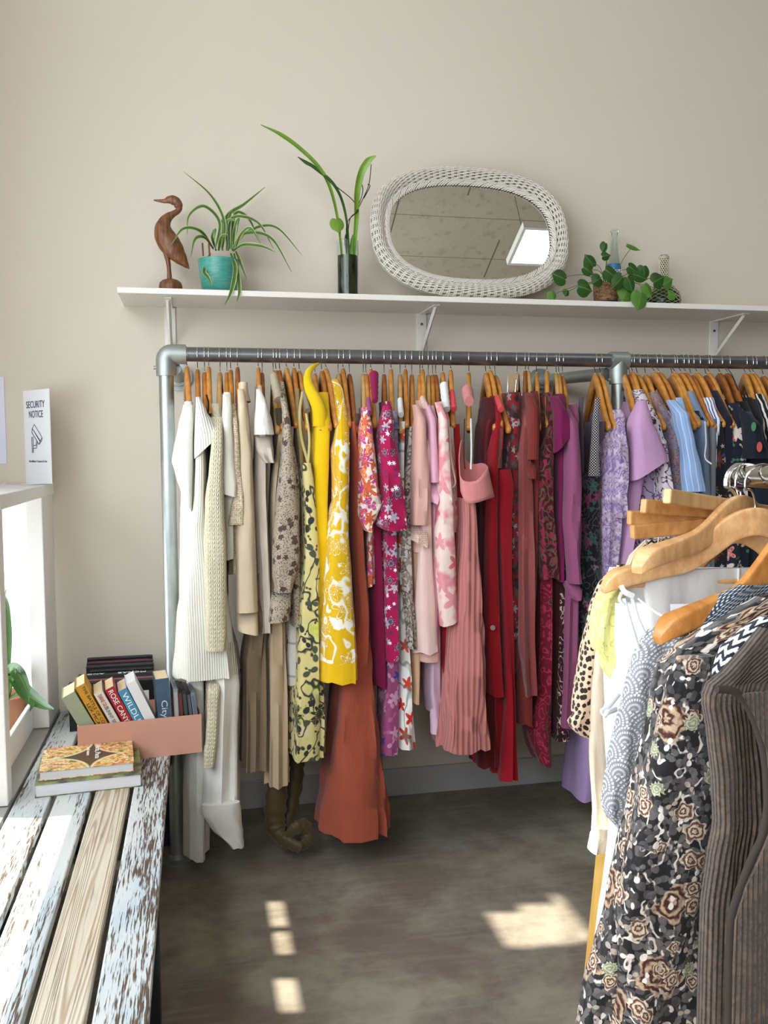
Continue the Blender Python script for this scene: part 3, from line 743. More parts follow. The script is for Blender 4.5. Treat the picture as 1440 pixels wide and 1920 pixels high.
# ------------------------------------------------------------------ slatted bench
def mat_plank(name, kind, seed):
    m = NT(name); v = m.coord('Object', (1, 1, 1), (seed * 1.7, seed * .9, 0))
    v1 = distort(m, v, .05, 5.)
    g, _ = m.noise(distort(m, m.coord('Object', (150, 7, 20) if kind == 'crackle' else (85, 3.4, 20), (seed, seed * 2, 0)), .9, .9), 1., 4, .6)
    f, _ = m.noise(m.coord('Object', (300, 22, 60), (seed, 0, 0)), 1., 3)
    big, _ = m.noise(m.coord('Object', (10, 2.2, 1), (seed * 3, 0, 0)), 1., 3)
    if kind == 'raw':
        ring = m.ma('SINE', m.ma('MULTIPLY', m.noise(distort(m, m.coord('Object', (16, .45, 3), (seed, 1, 0)), .18, 1.8), 1., 1.)[0], 150.))
        col = m.mix(m.step(ring, .45, .5), lin('#cfc4b0'), lin('#a48b6c'))
        col = m.mix(m.ma('MULTIPLY', m.step(g, .62, .06), .8), col, lin('#6e5238'))
        col = m.mix(m.ma('MULTIPLY', m.step(big, .5, .2), .35), col, lin('#e6e1d4'))
        h = m.ma('MULTIPLY_ADD', ring, .15, g)
    else:
        thr = .57 if kind == 'white' else .50
        paint = m.mix(m.step(big, .52, .2), lin('#d3d5d3'), lin('#c3ced4'))
        paint = m.mix(m.ma('MULTIPLY', m.step(m.noise(m.coord('Object', (9, 4, 1), (seed * 5, 3, 0)), 1., 2)[0], .62, .1), .45), paint, lin('#9fc0d2'))
        wood = m.mix(f, lin('#35291f'), lin('#6d5845'))
        q = m.ma('ADD', m.ma('MULTIPLY', g, .6), m.ma('ADD', m.ma('MULTIPLY', f, .55), m.ma('MULTIPLY', big, .28 if kind == 'white' else .55)))
        mask = m.step(q, .80 if kind == 'white' else .885, .035)
        ch, _ = m.noise(distort(m, m.coord('Object', (26, 9, 1), (seed * 2, 7, 0)), .3, 3), 1., 4)
        mask = m.ma('MAXIMUM', mask, m.step(ch, .70, .02))
        col = m.mix(mask, paint, wood)
        h = m.ma('SUBTRACT', m.ma('MULTIPLY', g, .4), mask)
    m.set(Base_Color=col, Roughness=.62); m.bump(h, .7, .003); return m.m
bn = empty('slatted_bench', (-.3, 2.2, 0), 'low slatted bench of weathered white painted planks at the lower left', 'bench')
pl4 = [(-.500, -.408, 'white', 1.), (-.394, -.304, 'white', 2.3), (-.291, -.200, 'raw', 3.1), (-.188, -.095, 'crackle', 4.4)]
for x0, x1, kd, sd in pl4:
    MB().box((x0, .55, .425), (x1, 3.44 - .03*random.random(), .450)).build('plank', mat_plank('plank ' + kd, kd, sd), bn, bevel=.004,
        label={'raw': 'bare grained wooden plank', 'crackle': 'white plank with dark crackled paint', 'white': 'white plank with bluish chipped paint'}[kd])
NAVY = NT('navy painted wood'); a, _ = NAVY.noise(NAVY.coord('Object', (12, 12, 12)), 1., 4)
NAVY.set(Base_Color=NAVY.mix(NAVY.step(a, .55, .1), lin('#0d1622'), lin('#1d3c55')), Roughness=.6)
BAT = plain('batten wood', '#8a8377', .7)
for y in (1.1, 2.12, 3.2): MB().box((-.49, y, .385), (-.11, y + .05, .425)).build('cross_batten', BAT, bn, bevel=.002)
MB().box((-.135, .6, .335), (-.108, 3.30, .41)).build('side_board', NAVY.m, bn, bevel=.003)
MB().box((-.50, .6, .335), (-.475, 3.30, .41)).build('side_board', NAVY.m, bn, bevel=.003)
for y in (.75, 2.02, 3.19):
    for x in (-.155, -.48): MB().box((x, y, 0), (x + .052, y + .07, .385)).build('leg', NAVY.m, bn, bevel=.003)

# ------------------------------------------------------------------ cookbooks on the bench
PAGES = NT('page edges'); _, _, z = flat(PAGES, PAGES.coord('Object', (1, 1, 1)))
a, _ = PAGES.noise(PAGES.coord('Object', (2, 2, 900)), 1., 1); PAGES.set(Base_Color=PAGES.mix(a, lin('#c9c7cd'), lin('#efedf0')), Roughness=.8)
PAGEY = NT('yellowed pages'); a, _ = PAGEY.noise(PAGEY.coord('Object', (300, 300, 300)), 1., 1); PAGEY.set(Base_Color=PAGEY.mix(a, lin('#d8bd92'), lin('#efdcb8')), Roughness=.85)
def mat_food(dish):
    m = NT('printed cover'); v = m.coord('Object')
    n1, c1 = m.noise(distort(m, v, .05, 40), 55., 5, .7)
    food = m.mix(m.step(n1, .5, .08), lin('#f2d98c'), lin('#c9632c'))
    food = m.mix(m.step(m.noise(v, 38., 4)[0], .6, .05), food, lin('#5d7a34'))
    food = m.mix(m.step(m.noise(v, 60., 3)[0], .62, .04), food, lin('#f0e3c0'))
    _, x, y = flat(m, v)
    d = None
    for cx, cy in dish:
        dx, dy = m.ma('SUBTRACT', x, cx), m.ma('SUBTRACT', y, cy)
        q = m.ma('SQRT', m.ma('ADD', m.ma('MULTIPLY', dx, dx), m.ma('MULTIPLY', dy, dy)))
        d = q if d is None else m.ma('MINIMUM', d, q)
    tab = m.mix(m.noise(v, 9., 4)[0], lin('#2a2019'), lin('#6a5440'))
    col = m.mix(m.step(d, .118, .002), lin('#e9d9ae'), tab)
    col = m.mix(m.step(d, .110, .002), food, col)
    m.set(Base_Color=col, Roughness=.3); return m.m
def book(name, M, w, d, t, cover, pages, label, cat='book', group=None, spine_side='back', cov=.0018):
    """closed book lying flat: w along x, d along y, t thick; M places it"""
    loc = M @ Vector((0, 0, 0))
    r = empty(name, loc, label, cat, group)
    pg = MB().box((-w/2 + .003, -d/2 + .003, cov), (w/2 - .003, d/2 - .002, t - cov), M).build('pages', pages, r)
    c = MB(); c.box((-w/2, -d/2, 0), (w/2, d/2, cov), M).box((-w/2, -d/2, t - cov), (w/2, d/2, t), M)
    c.box((-w/2, d/2 - .002, cov), (w/2, d/2, t - cov), M)
    c.build('cover', cover, r); return r
ang = math.radians(9)
c1 = Vector((-.318, 2.685, .4505))
Mb = Matrix.Translation(c1) @ Matrix.Rotation(math.radians(5), 4, 'Z')
DKC = NT('green photo cover'); a, _ = DKC.noise(DKC.coord('Object'), 26, 4); DKC.set(Base_Color=DKC.mix(DKC.step(a, .5, .1), lin('#3c3b38'), lin('#8c9b5a')), Roughness=.35)
book('cookbook', Mb, .285, .235, .036, DKC.m, PAGES.m, 'thick cookbook lying under the pizza cookbook on the bench planks', group='cookbooks lying on the bench')
Mt = Matrix.Translation(c1 + Vector((-.006, .012, .0365))) @ Matrix.Rotation(math.radians(5), 4, 'Z')
pb = book('cookbook', Mt, .255, .205, .026, mat_food([(-.115, .105), (.125, .115), (-.10, -.125), (.135, -.105)]), PAGES.m, 'cookbook with four plates of pasta on the cover, on top of the thick cookbook', group='cookbooks lying on the bench')
WP = plain('white print', '#f4f2ec', .5)
Rv, Uv = (Mt.to_3x3() @ Vector((0, -1, 0))), (Mt.to_3x3() @ Vector((1, 0, 0)))
text('Pizza, Pasta', WP, pb, Mt @ Vector((.018, .085, .0263)), Rv, Uv, width=.12, height=.017, name='lettering')
text('and more', WP, pb, Mt @ Vector((-.004, .075, .0263)), Rv, Uv, width=.075, height=.010)

# ------------------------------------------------------------------ pink box with paperbacks and film cases
ZB = .4505
A0, B0 = at(147, 1436, Z=ZB), at(379, 1410, Z=ZB)
bx_dir = (B0 - A0); bx_dir.z = 0; BW = bx_dir.length; bx_dir.normalize(); bx_n = Vector((-bx_dir.y, bx_dir.x, 0))
BD, BH = .225, .122
MBX = Matrix(((bx_dir.x, bx_n.x, 0, A0.x), (bx_dir.y, bx_n.y, 0, A0.y), (0, 0, 1, ZB), (0, 0, 0, 1)))
PINK = plain('pink card', '#d39c88', .7); PINKI = plain('cream card lining', '#d8b98c', .8)
bxo = empty('cardboard_box', A0, 'open pink cardboard box full of paperbacks on the bench end', 'box')
T = .003
MB().box((0, 0, 0), (BW, T, BH), MBX).build('front_panel', PINK, bxo)
MB().box((0, BD - T, 0), (BW, BD, BH), MBX).build('back_panel', PINK, bxo)
MB().box((0, T, 0), (T, BD - T, BH), MBX).build('side_panel', plain('pale card', '#ecd0bc', .7), bxo)
MB().box((BW - T, T, 0), (BW, BD - T, BH), MBX).build('side_panel', PINK, bxo)
MB().box((T, T, .0), (BW - T, BD - T, .045), MBX).build('bottom_panel', PINKI, bxo)
def standing(name, x, y, w, t, h, lean, cover, pages, label, txt=None, group='paperbacks in the pink box', cat='book', z0=T + .001, turn=0):
    """paperback standing in the box, spine towards the photo side (-y); lean tips it along x"""
    M = MBX @ Matrix.Translation((x, y, z0)) @ Matrix.Rotation(turn, 4, 'Z') @ Matrix.Rotation(lean, 4, 'Y')
    r = empty(name, M @ Vector((0, 0, 0)), label, cat, group)
    MB().box((.0012, .002, .002), (t - .0012, w - .002, h - .002), M).build('pages', pages, r)
    c = MB(); c.box((0, 0, 0), (.0012, w, h), M).box((t - .0012, 0, 0), (t, w, h), M).box((.0012, 0, 0), (t - .0012, .0015, h), M)
    cv = c.build('cover', cover, r)
    R3 = M.to_3x3()
    for tx in (txt or []):
        s, mat, z1, ln, x1, hh = tx     # text runs down the spine from z1
        text(s, mat, r, M @ Vector((x1, -.0006, z1)), R3 @ Vector((0, 0, -1)), R3 @ Vector((1, 0, 0)), width=ln, height=hh, depth=.0004)
    return r
def pc(name, c, r=.5): return plain(name, c, r)
BLK, REDP, NVP = pc('black print', '#1c1713'), pc('red print', '#b0402c'), pc('blue print', '#3a5878')
sage = NT('sage cover'); a, _ = sage.noise(sage.coord('Object'), 50, 4); sage.set(Base_Color=sage.mix(a, lin('#8e9a82'), lin('#a9ae8e')), Roughness=.5)
ZL = .046
standing('paperback_book', .040, .012, .135, .042, .182, -.47, sage.m, PAGEY.m, 'sage green paperback leaning at the left end of the pink box', z0=ZL)
standing('paperback_book', .090, .012, .135, .030, .212, -.45, pc('ochre cover', '#cf942c'), PAGEY.m, 'ochre paperback with black THE BATTLE OF lettering in the pink box',
    [('THE BATTLE OF COLOMBO', BLK, .205, .185, .0165, .009), ('LEX MCAULAY', BLK, .15, .12, .004, .009)], z0=ZL)
standing('paperback_book', .131, .012, .13, .027, .185, -.45, pc('cream cover', '#ddd3c4'), PAGEY.m, 'cream paperback with red and blue print between the ochre and red books',
    [('DIANE GILES', REDP, .175, .05, .007, .012), ('SUNNY SIDE UP', NVP, .13, .085, .007, .011)], z0=ZL)
standing('paperback_book', .166, .012, .13, .028, .194, -.44, pc('crimson cover', '#a8202c'), PAGEY.m, 'crimson paperback with white lettering in the pink box', [('ROSE CANYON', WP, .186, .145, .006, .015)], z0=ZL)
standing('paperback_book', .198, .012, .13, .028, .184, -.43, pc('blue cover', '#4a8fb6'), PAGEY.m, 'sky blue paperback with WILDLIFE lettering in the pink box', [('WILDLIFE', WP, .172, .13, .006, .016)], z0=ZL)
standing('paperback_book', .230, .012, .13, .030, .206, -.42, pc('white cover', '#e6e4e2'), PAGES.m, 'white paperback at the right of the leaning row in the pink box', z0=ZL)
ngt = NT('night sky cover'); a, _ = ngt.noise(ngt.coord('Object'), 14, 3); ngt.set(Base_Color=ngt.mix(a, lin('#16243c'), lin('#56748e')), Roughness=.45)
standing('paperback_book', .243, .018, .12, .042, .195, -.05, ngt.m, PAGEY.m, 'thick dark blue paperback standing upright in the pink box', [('City', pc('pale print', '#cdd8e0'), .125, .055, .008, .024)], z0=ZL)
CASE = [pc('grey case', '#8a8e92', .3), pc('black case', '#17181a', .3), pc('charcoal case', '#26292c', .3), pc('black case', '#121315', .3), pc('clear grey case', '#7d848b', .25)]
for i in range(5):
    t = .0145; M = MBX @ Matrix.Translation((.292 + i * .0158, .014, .046)) @ Matrix.Rotation(-.03 - .02 * i, 4, 'Y')
    r = empty('disc_case', M @ Vector((0, 0, 0)), ['grey plastic disc case next to the thick dark blue paperback', 'black disc case second from the thick dark blue paperback', 'charcoal disc case in the middle of the row of cases', 'black disc case second from the right end of the pink box', 'grey disc case at the right end of the pink box'][i], 'disc case', 'disc cases in the pink box')
    hh = .160 - .004*i
    MB().box((0, 0, 0), (t, .125, hh), M).build('case_body', CASE[i], r, bevel=.0015)
    MB().box((.003, -.0006, .01), (t - .003, .0, hh - .01), M).build('spine_insert', pc('insert', ['#a9a7a4', '#6b2f2a', '#3c4c46', '#555a60', '#5d6c7c'][i]), r)
    MB().tube([M @ Vector((t/2, .06 + .03*math.cos(a), hh + .0008)) + Vector((0, 0, 0)) for a in [2*PI*k/16 for k in range(17)]], .0008, 4).build('clasp', CASE[0], r)

# ------------------------------------------------------------------ dark film cases and hardbacks in a row behind the box, spines up
rows = [ # px left, px right, py of spine top, Y, colour, lettering
 (163, 286, 1235, 3.36, '#1a1a1c', None, 'black film case furthest back by the wall behind the pink box'),
 (162, 287, 1243, 3.325, '#3b2226', None, 'black and maroon film case second from the wall behind the pink box'),
 (161, 288, 1250, 3.29, '#222427', None, 'charcoal film case third from the wall behind the pink box'),
 (168, 287, 1258, 3.262, '#101113', None, 'lower black film case in front of the charcoal case'),
 (146, 290, 1268, 3.222, '#2b2e33', 'MCNAB', 'dark grey hardback with upside down white MCNAB lettering on the spine'),
 (143, 288, 1279, 3.190, '#b0676a', 'BRAVO', 'dusty red hardback behind the leaning paperbacks'),
 (128, 290, 1283, 3.150, '#141417', None, 'large black book directly behind the pink box with a white barcode')]
for i, (xa, xb, py, Y, c, tx, lb) in enumerate(rows):
    a, b = at(xa, py, Y=Y), at(xb, py, Y=Y); t = .022 if i < 4 else .03
    z1 = max(.50, a.z); 
    r = empty('hardback_book' if i > 3 else 'film_case', ((a.x + b.x)/2, Y, ZB), lb, 'book' if i > 3 else 'film case', 'dark cases and books in a row behind the pink box')
    M = Matrix.Translation((a.x, Y, ZB)) @ Matrix.Rotation(0, 4, 'Z')
    w_ = b.x - a.x; h_ = z1 - ZB
    cvr = pc('cover ' + c, c, .35)
    if i > 3:
        MB().box((.003, .002, .003), (w_ - .003, t - .002, h_ - .004), M).build('pages', PAGES.m, r)
        q = MB(); q.box((0, 0, 0), (w_, .002, h_), M).box((0, t - .002, 0), (w_, t, h_), M).box((0, .002, h_ - .003), (w_, t - .002, h_), M)
        q.build('cover', cvr, r, bevel=.0008)
    else:
        MB().box((0, 0, 0), (w_, t*.8, h_), M).build('case_body', cvr, r, bevel=.003)
        MB().box((.01, .003, h_), (w_ - .01, t*.8 - .003, h_ + .0006), M).build('spine_insert', pc('insert', ['#3a3d42', '#8c3a40', '#44484d', '#2c3a35'][i]), r)
    if tx == 'MCNAB': text(tx, WP, r, M @ Vector((w_*.88, .026, h_ + .0006)), (-1, 0, 0), (0, -1, 0), width=w_*.37, height=.018); text('ANDY', WP, r, M @ Vector((w_*.34, .022, h_ + .0006)), (-1, 0, 0), (0, -1, 0), width=w_*.3, height=.010)
    if i == 6: MB().box((w_*.72, -.0008, h_*.55), (w_*.93, 0, h_*.78), M).build('barcode_label', pc('barcode white', '#d8d6d0'), r)
# ------------------------------------------------------------------ pipe rail
def mat_galv(name, c1, c2, rough):
    m = NT(name); a, _ = m.noise(m.coord('Object', (40, 40, 12)), 1., 4, .6)
    m.set(Base_Color=m.mix(a, lin(c1), lin(c2)), Roughness=rough, Metallic=.85); return m.m
GALV = mat_galv('galvanised steel', '#8c9492', '#c2c8c4', .42); STEEL = mat_galv('dull steel pipe', '#6c6e70', '#8e9090', .36); CAST = mat_galv('cast fitting', '#9aa09d', '#b9bfbb', .5)
xp1 = at(333, 1612, Z=0).x; xp2 = at(1150, 675, Y=YR).x + .02
PR = .0242
rail = empty('pipe_clothes_rail', (xp1, YR, 0), 'grey steel pipe clothes rail full of garments along the back wall', 'clothes rail')
MB().tube([(xp1 + .03, YR, ZR), (2.62, YR, ZR)], PR, 24).build('top_pipe', STEEL, rail, True)
MB().tube([(xp1, YR, .008), (xp1, YR, ZR - .03)], PR, 24).build('upright_pipe', GALV, rail, True)
MB().tube([(xp2, YR, .008), (xp2, YR, ZR - .03)], PR, 24).build('upright_pipe', GALV, rail, True)
el = MB(); rr = PR + .0085
el.tube([(xp1, YR, ZR - .072), (xp1, YR, ZR - .02)] + [(xp1 + .02*(1 - math.cos(a)), YR, ZR - .02 + .02*math.sin(a)) for a in [PI/2*i/6 for i in range(1, 7)]] + [(xp1 + .066, YR, ZR)], rr, 28)
el.tube([(xp1 - .031, YR, ZR - .045), (xp1 - .04, YR, ZR - .045)], .006, 10)
el.build('elbow_fitting', CAST, rail, True)
te = MB(); te.tube([(xp2 - .034, YR, ZR), (xp2 + .034, YR, ZR)], rr, 28); te.tube([(xp2, YR, ZR - .085), (xp2, YR, ZR)], rr, 28)
te.tube([(xp2 - .03, YR, ZR - .07), (xp2 - .042, YR, ZR - .07)], .006, 10)
te.build('tee_fitting', CAST, rail, True)
for x in (xp1, xp2):
    fl = MB(); fl.lathe([(0, 0), (.055, 0), (.055, .006), (.034, .012), (.032, .03), (0, .03)], (x, YR, 0), 28, False); fl.build('floor_flange', CAST, rail, True)
for x, xw in ((xp1 + .025, xp1 + .035), (xp2 - .03, xp2 - .15)):
    wl = MB(); zz = ZR - .045
    wl.tube([(x, YR + .03, zz), (xw, YW - .02, zz)], PR * .95, 20)
    wl.tube([(xw, YW - .035, zz), (xw, YW - .012, zz)], .034, 24)
    wl.tube([(xw, YW - .014, zz), (xw, YW - .001, zz)], .05, 28)
    wl.build('wall_stay', CAST, rail, True)

# ------------------------------------------------------------------ hangers
def mat_hanger(name, c1, c2):
    return mat_wood(name, c1, c2, (70, 14, 40), .32)
HM = [mat_hanger('honey varnished wood', '#b3742f', '#d99a4c'), mat_hanger('amber varnished wood', '#a06228', '#c9873c'), mat_hanger('pale varnished wood', '#b58a50', '#cfa870'), mat_hanger('red brown varnished wood', '#85491f', '#ad6a32')]
CHROME = plain('chrome wire', '#d6d6d6', .18, 1.)
def arm_pts(half=.215, drop=.182, n=22):
    """centre line of one arm from the hump out to the tip: (y, z) with the hump at 0, 0"""
    out = []
    for i in range(n + 1):
        s = i / n; y = half * s
        z = -drop * (.5*(1 - math.cos(PI * min(1, s * 1.02))) * .62 + .38 * s * s) if False else -drop * (.62 * s * s * (3 - 2*s) + .38 * s)
        out.append((y, z))
    return out
def hanger_meshes(stem, bar=False):
    """proto: rail centre at origin, arms along y"""
    res = []
    zn = -.048 - stem
    mb = MB(); A = arm_pts()
    cl = [(-y, z) for y, z in A[::-1]][:-1] + A
    pts = [Vector((0, y, zn + z - .014)) for y, z in cl]; n = 12; m_ = len(pts); vs = []
    for i, p in enumerate(pts):
        t = (pts[min(i+1, m_-1)] - pts[max(i-1, 0)]).normalized(); u = Vector((0, -t.z, t.y))
        s = abs(i - (m_-1)/2) / ((m_-1)/2)
        hh = lerp(.0235, .0155, min(1, s * 1.4)) if s < .9 else lerp(.0155, .0110, (s - .9) / .1)
        th = lerp(.0082, .0092, s)
        if i in (0, m_-1): hh *= .55; th *= .6
        for k in range(n):
            a = 2*PI*k/n; c_, s_ = math.cos(a), math.sin(a)
            vs.append(p + u * (hh * math.copysign(abs(s_)**.6, s_)) + Vector((th * math.copysign(abs(c_)**.6, c_), 0, 0)))
    mb.add(vs, [(i*n+k, i*n+(k+1)%n, (i+1)*n+(k+1)%n, (i+1)*n+k) for i in range(m_-1) for k in range(n)] + [tuple(range(n))[::-1], tuple((m_-1)*n+k for k in range(n))])
    res.append(('arms', mb, None, True))
    hk = MB(); R = .0272
    pts = [(0, 0, zn - .006), (0, 0, zn + .010)] + [(0, R*math.cos(a), R*math.sin(a) - .0022) for a in [math.radians(-62 + 262*i/24) for i in range(25)]]
    pts = [pts[0], pts[1], (0, .004, min(-R - .004, zn + .016))] + pts[2:]
    hk.tube(spline(pts, 3), .0017, 8); res.append(('hook', hk, CHROME, True))
    if bar:
        b = MB(); zb = zn - .182 - .012
        b.tube([(0, -.205, zb), (0, .205, zb)], .005, 10); res.append(('trouser_bar', b, None, True))
    return res
def proto(stem, bar):
    out = []
    for nm, mb, mt, sm in hanger_meshes(stem, bar):
        me = bpy.data.meshes.new('hanger_' + nm); me.from_pydata(mb.v, [], mb.f)
        for p in me.polygons: p.use_smooth = sm
        me.materials.append(mt or HM[0]); out.append((nm, me, mt))
    return out
PROTO = {(a, b): proto(a, b) for a, b in ((0., False), (.009, False), (.018, False), (0., True), (.009, True))}
used = set()
def hanger(loc, yaw, label, tone, stem=0., bar=False, group='wooden hangers on the wall rail', roll=0):
    assert label not in used, label; used.add(label)
    h = empty('coat_hanger', loc, label, 'hanger', group); h.rotation_euler = (roll, 0, yaw)
    for nm, me, mt in PROTO[(stem, bar)]:
        o = bpy.data.objects.new(nm, me); C.objects.link(o); o.parent = h
        if mt is None: o.material_slots[0].link = 'OBJECT'; o.material_slots[0].material = HM[tone]
    return h

# ------------------------------------------------------------------ garments on the wall rail
ZN, ZT = 1.668, 1.497
def depth_at(z, Wf, z_n=ZN, w0=.05):
    if z >= ZT: return lerp(w0, .212, max(0., min(1., (z_n - z) / (z_n - ZT))))
    return lerp(.212, Wf, min(1., (ZT - z) / .10))

def rows_world(rows, Yf, follow=True, w0=.05):
    out = []
    for py, xl, xr in rows:
        z = at((xl + xr)/2, py, Y=Yf).z
        y = YR - depth_at(z, YR - Yf, w0=w0) if follow else Yf
        z, w = at((xl + xr)/2, py, Y=y).z, min(.05, max(0., (ZN - z)) * .5)     # the cloth is broadest a little behind its front fold
        a, b = at(xl, py, Y=y + w*.6), at(xr, py, Y=y + w)
        out.append((z, y, a.x, b.x))
    return out

def garment(name, label, cat, mat, hk, tip, rows, Yf=2.86, bl=.10, tb=.0085, amp=.004, lam=.045, neck=False, part='body', w0=.05, back=.19, group=None, hem=.004, phase=None, flare=0., band=None):
    """hanging garment: front edge profile rows = (photo y, left, right); the cloth runs back along its hanger"""
    assert label not in used, label; used.add(label)
    if hk > 1170 and rows[-1][0] < 1100:      # the lower part, hidden behind the near rack in the photo
        q = rows[-1]; rows = rows + [(q[0] + 130 + (hk * 7) % 140, q[1] - 12, q[2] - 6)]
    xh = at(hk, 671, Y=YR).x; xt = at(tip, 785, Y=2.862).x; sl = (xt - xh) / .212
    rw = rows_world(rows, Yf, w0=w0)
    zs = [-r[0] for r in rw]; z0, z1 = rw[0][0], rw[-1][0]
    nr = max(6, int((z0 - z1) / .016)); n = 44; loops = []; ph = phase if phase is not None else (hk * 1.7) % 6.28
    for i in range(nr + 1):
        z = lerp(z0, z1, i / nr); q = -z
        xl, xr = interp(zs, [r[2] for r in rw], q), interp(zs, [r[3] for r in rw], q)
        W = depth_at(z, YR - Yf, w0=w0); Wb = min(W, back + .03)
        xc, tf = (xl + xr)/2, max(.002, (xr - xl)/2)
        g = i / nr; a = 1.5 * amp * (.15 + .85 * g); loop = []
        bb = bl * (1 + .5 * g)
        tbb = tb * (1 + flare * g)
        for k in range(n):
            th = 2*PI*k/n; c_, s_ = math.cos(th), math.sin(th)
            y = (W if c_ > 0 else Wb) * -c_
            b = math.exp(-(max(0., y + W - bb * .7) / (bb * .75)) ** 2)
            line = xh - sl * y
            side = math.copysign(abs(s_) ** .42, s_) * 1.04
            x = (line * (1 - b) + xc * b) + side * (tbb * (1 - b) + tf * b)
            rp = math.sin(2*PI*((x - xc)/lam + (y + W)/(lam*1.6)) + ph + .9*math.sin(z*5 + ph))
            rp2 = math.sin(2*PI*((x - xc)/(lam*.43)) + ph*2 + z*4) * .35
            k2 = min(1., tf / .02) * b + .5 * (1 - b)
            x += side * a * rp * k2 * .8
            y -= c_ * a * (rp + rp2) * min(1., tf/.015) * 1.2
            zz = z
            if neck and abs(y) < .075: zz = z - .075 * (1 - (y/.075)**2) * max(0, 1 - g * 5)
            if i == nr: zz += hem * math.sin(6*x/.05 + ph) 
            loop.append((x, YR + y, zz))
        loops.append(loop)
    mb = MB()
    if band:
        zb = at((rows[-1][1] + rows[-1][2])/2, band[0], Y=Yf).z
        cut = min(range(len(loops)), key=lambda i: abs(loops[i][0][2] - zb))
        mb.loft(loops[:cut+1]); mb.band = MB().loft(loops[cut:])
    else: mb.loft(loops)
    return mb, rw

def finish(mb, name, label, cat, mat, group, parts, base):
    if parts:
        r = empty(name, base, label, cat, group)
        mb.build('body', mat, r, True)
        for p in parts: p(r)
        return r
    return mb.build(name, mat, None, True, loc=base, label=label, cat=cat, group=group)

def sleeve(rows, mat, Ys=2.84, ds=.045, nm='sleeve', amp=.003, lam=.03, lift=0., slant=0., label=None, hemz=(0, 0)):
    """sleeve, cuff, strap or tie hanging at the front: a rounded tube"""
    def go(r):
        rw = [(at((a+b)/2, py, Y=Ys).z, at(a, py, Y=Ys + ds*.5).x, at(b, py, Y=Ys + ds*.7).x) for py, a, b in rows]
        zs = [-q[0] for q in rw]; z0, z1 = rw[0][0], rw[-1][0]; nr = max(5, int((z0 - z1)/.012)); n = 26; loops = []
        ph = (rows[0][1] * 2.3) % 6.28
        for i in range(nr + 1):
            g = i / nr; z = lerp(z0, z1, g); xl, xr = interp(zs, [q[1] for q in rw], -z), interp(zs, [q[2] for q in rw], -z)
            xc, tf = (xl+xr)/2, max(.0015, (xr-xl)/2); d = ds * min(1., .35 + g * 2.2); lp = []
            y0 = Ys + max(0., (.05 - (z0 - z)) * 1.1) if lift == 0 else Ys
            for k in range(n):
                th = 2*PI*k/n; c_, s_ = math.cos(th), math.sin(th)
                side = math.copysign(abs(s_)**.5, s_)
                rp = math.sin(2*PI*(side*tf)/lam + ph + 3*math.sin(z*9+ph)) * amp * (.3 + .7*g)
                lp.append((xc + side*(tf + rp*.4), y0 + d*(1 - c_) - c_*rp*1.3*(c_ > 0), z + (slant * side * tf if i > nr - 3 else 0) + max(0, g - .35)/.65 * (lerp(hemz[0], hemz[1], side*.5 + .5) * Ys / FPX)))
            loops.append(lp)
        mb = MB(); mb.loft(loops, captop=True); mb.build(nm, mat, r, True, label=label)
    return go

def strap(pts, mat, w=2.2, Y=2.86, nm='strap', taper=None):
    def go(r):
        if taper:
            P = spline([at(p[0], p[1], Y=p[2]) for p in pts], 6)
            MB().tube(P, [interp(list(range(len(taper))), taper, i/6)*Y/FPX for i in range(len(P))], 14, True, .6, (0, 1, 0)).build(nm, mat, r, True); return
        q = [at(p[0], p[1], Y=(p[2] if len(p) > 2 else Y)) for p in pts]
        MB().tube(spline(q, 6), w * Y / FPX, 8, True, .45, (0, 1, 0)).build(nm, mat, r, True)
    return go
def ring(cols, mat, nm='bodice'):
    """open band of cloth: columns (x top, y top, x bottom, y bottom, depth Y) run round it"""
    def go(r):
        n = len(cols); tops = spline([at(c[0], c[1], Y=c[4]) for c in cols + cols[:1]], 5)[:-1]; bots = spline([at(c[2], c[3], Y=c[4]) for c in cols + cols[:1]], 5)[:-1]
        L = [[t.lerp(b, k/6) for t, b in zip(tops, bots)] for k in range(7)]
        MB().loft(L).build(nm, mat, r, True, solid=.003)
    return go
def wrap(px, py0, py1, w0, w1, mat, Y0=2.93, Y1=2.87, nm='shoulder_strap'):
    """cloth wound over the arm of a hanger near its tip"""
    def go(r):
        a, b = at(px[0], py0, Y=Y0), at(px[1], py1, Y=Y1); k = Y1 / FPX
        P = [a.lerp(b, i/10) for i in range(11)]
        MB().tube(P, [lerp(w0, w1, i/10)*k*(.92 + .08*math.sin(i*2.9)) for i in range(11)], 16, True, 1.3, (0, 0, 1)).build(nm, mat, r, True)
    return go

G_ = 'garments on the wall rail'
def item(name, short, label, cat, mat, hk, tip, rows, parts=(), tone=0, stem=.009, hang=True, bar=False, htip=None, hl=None, **k):
    mb, rw = garment(name, label, cat, mat, hk, tip, rows, **k)
    xh = at(hk, 671, Y=YR).x
    parts = list(parts)
    if k.get('band'): parts.append(lambda r: mb.band.build(k['band'][2], k['band'][1], r, True))
    o = finish(mb, name, label, cat, mat, k.get('group') or G_, parts, Vector((xh, YR, rw[0][0])))
    if hang:
        xt = at(htip or tip, 785, Y=2.862).x
        yaw = math.atan2((xt - xh), .212)
        hanger((xh, YR, ZR), yaw, hl or f'wooden hanger holding the {short}', tone, stem, bar)
    return o
F = fabric
M_white = F('white linen', '#efebe2'); M_rib = F('white rib knit', '#ebe6da', [('rib', .0075, .28)], weave=.3)
M_cream = F('cream chunky knit', '#e9dfc2', [('knit', 110, .25)], weave=.3)
M_creamy = F('cream crochet', '#e9dfc0', [('knit', 75, .22)], weave=.5)
M_black = F('black cotton', '#17171a'); M_wtee = F('white tee linen', '#eae5d8')
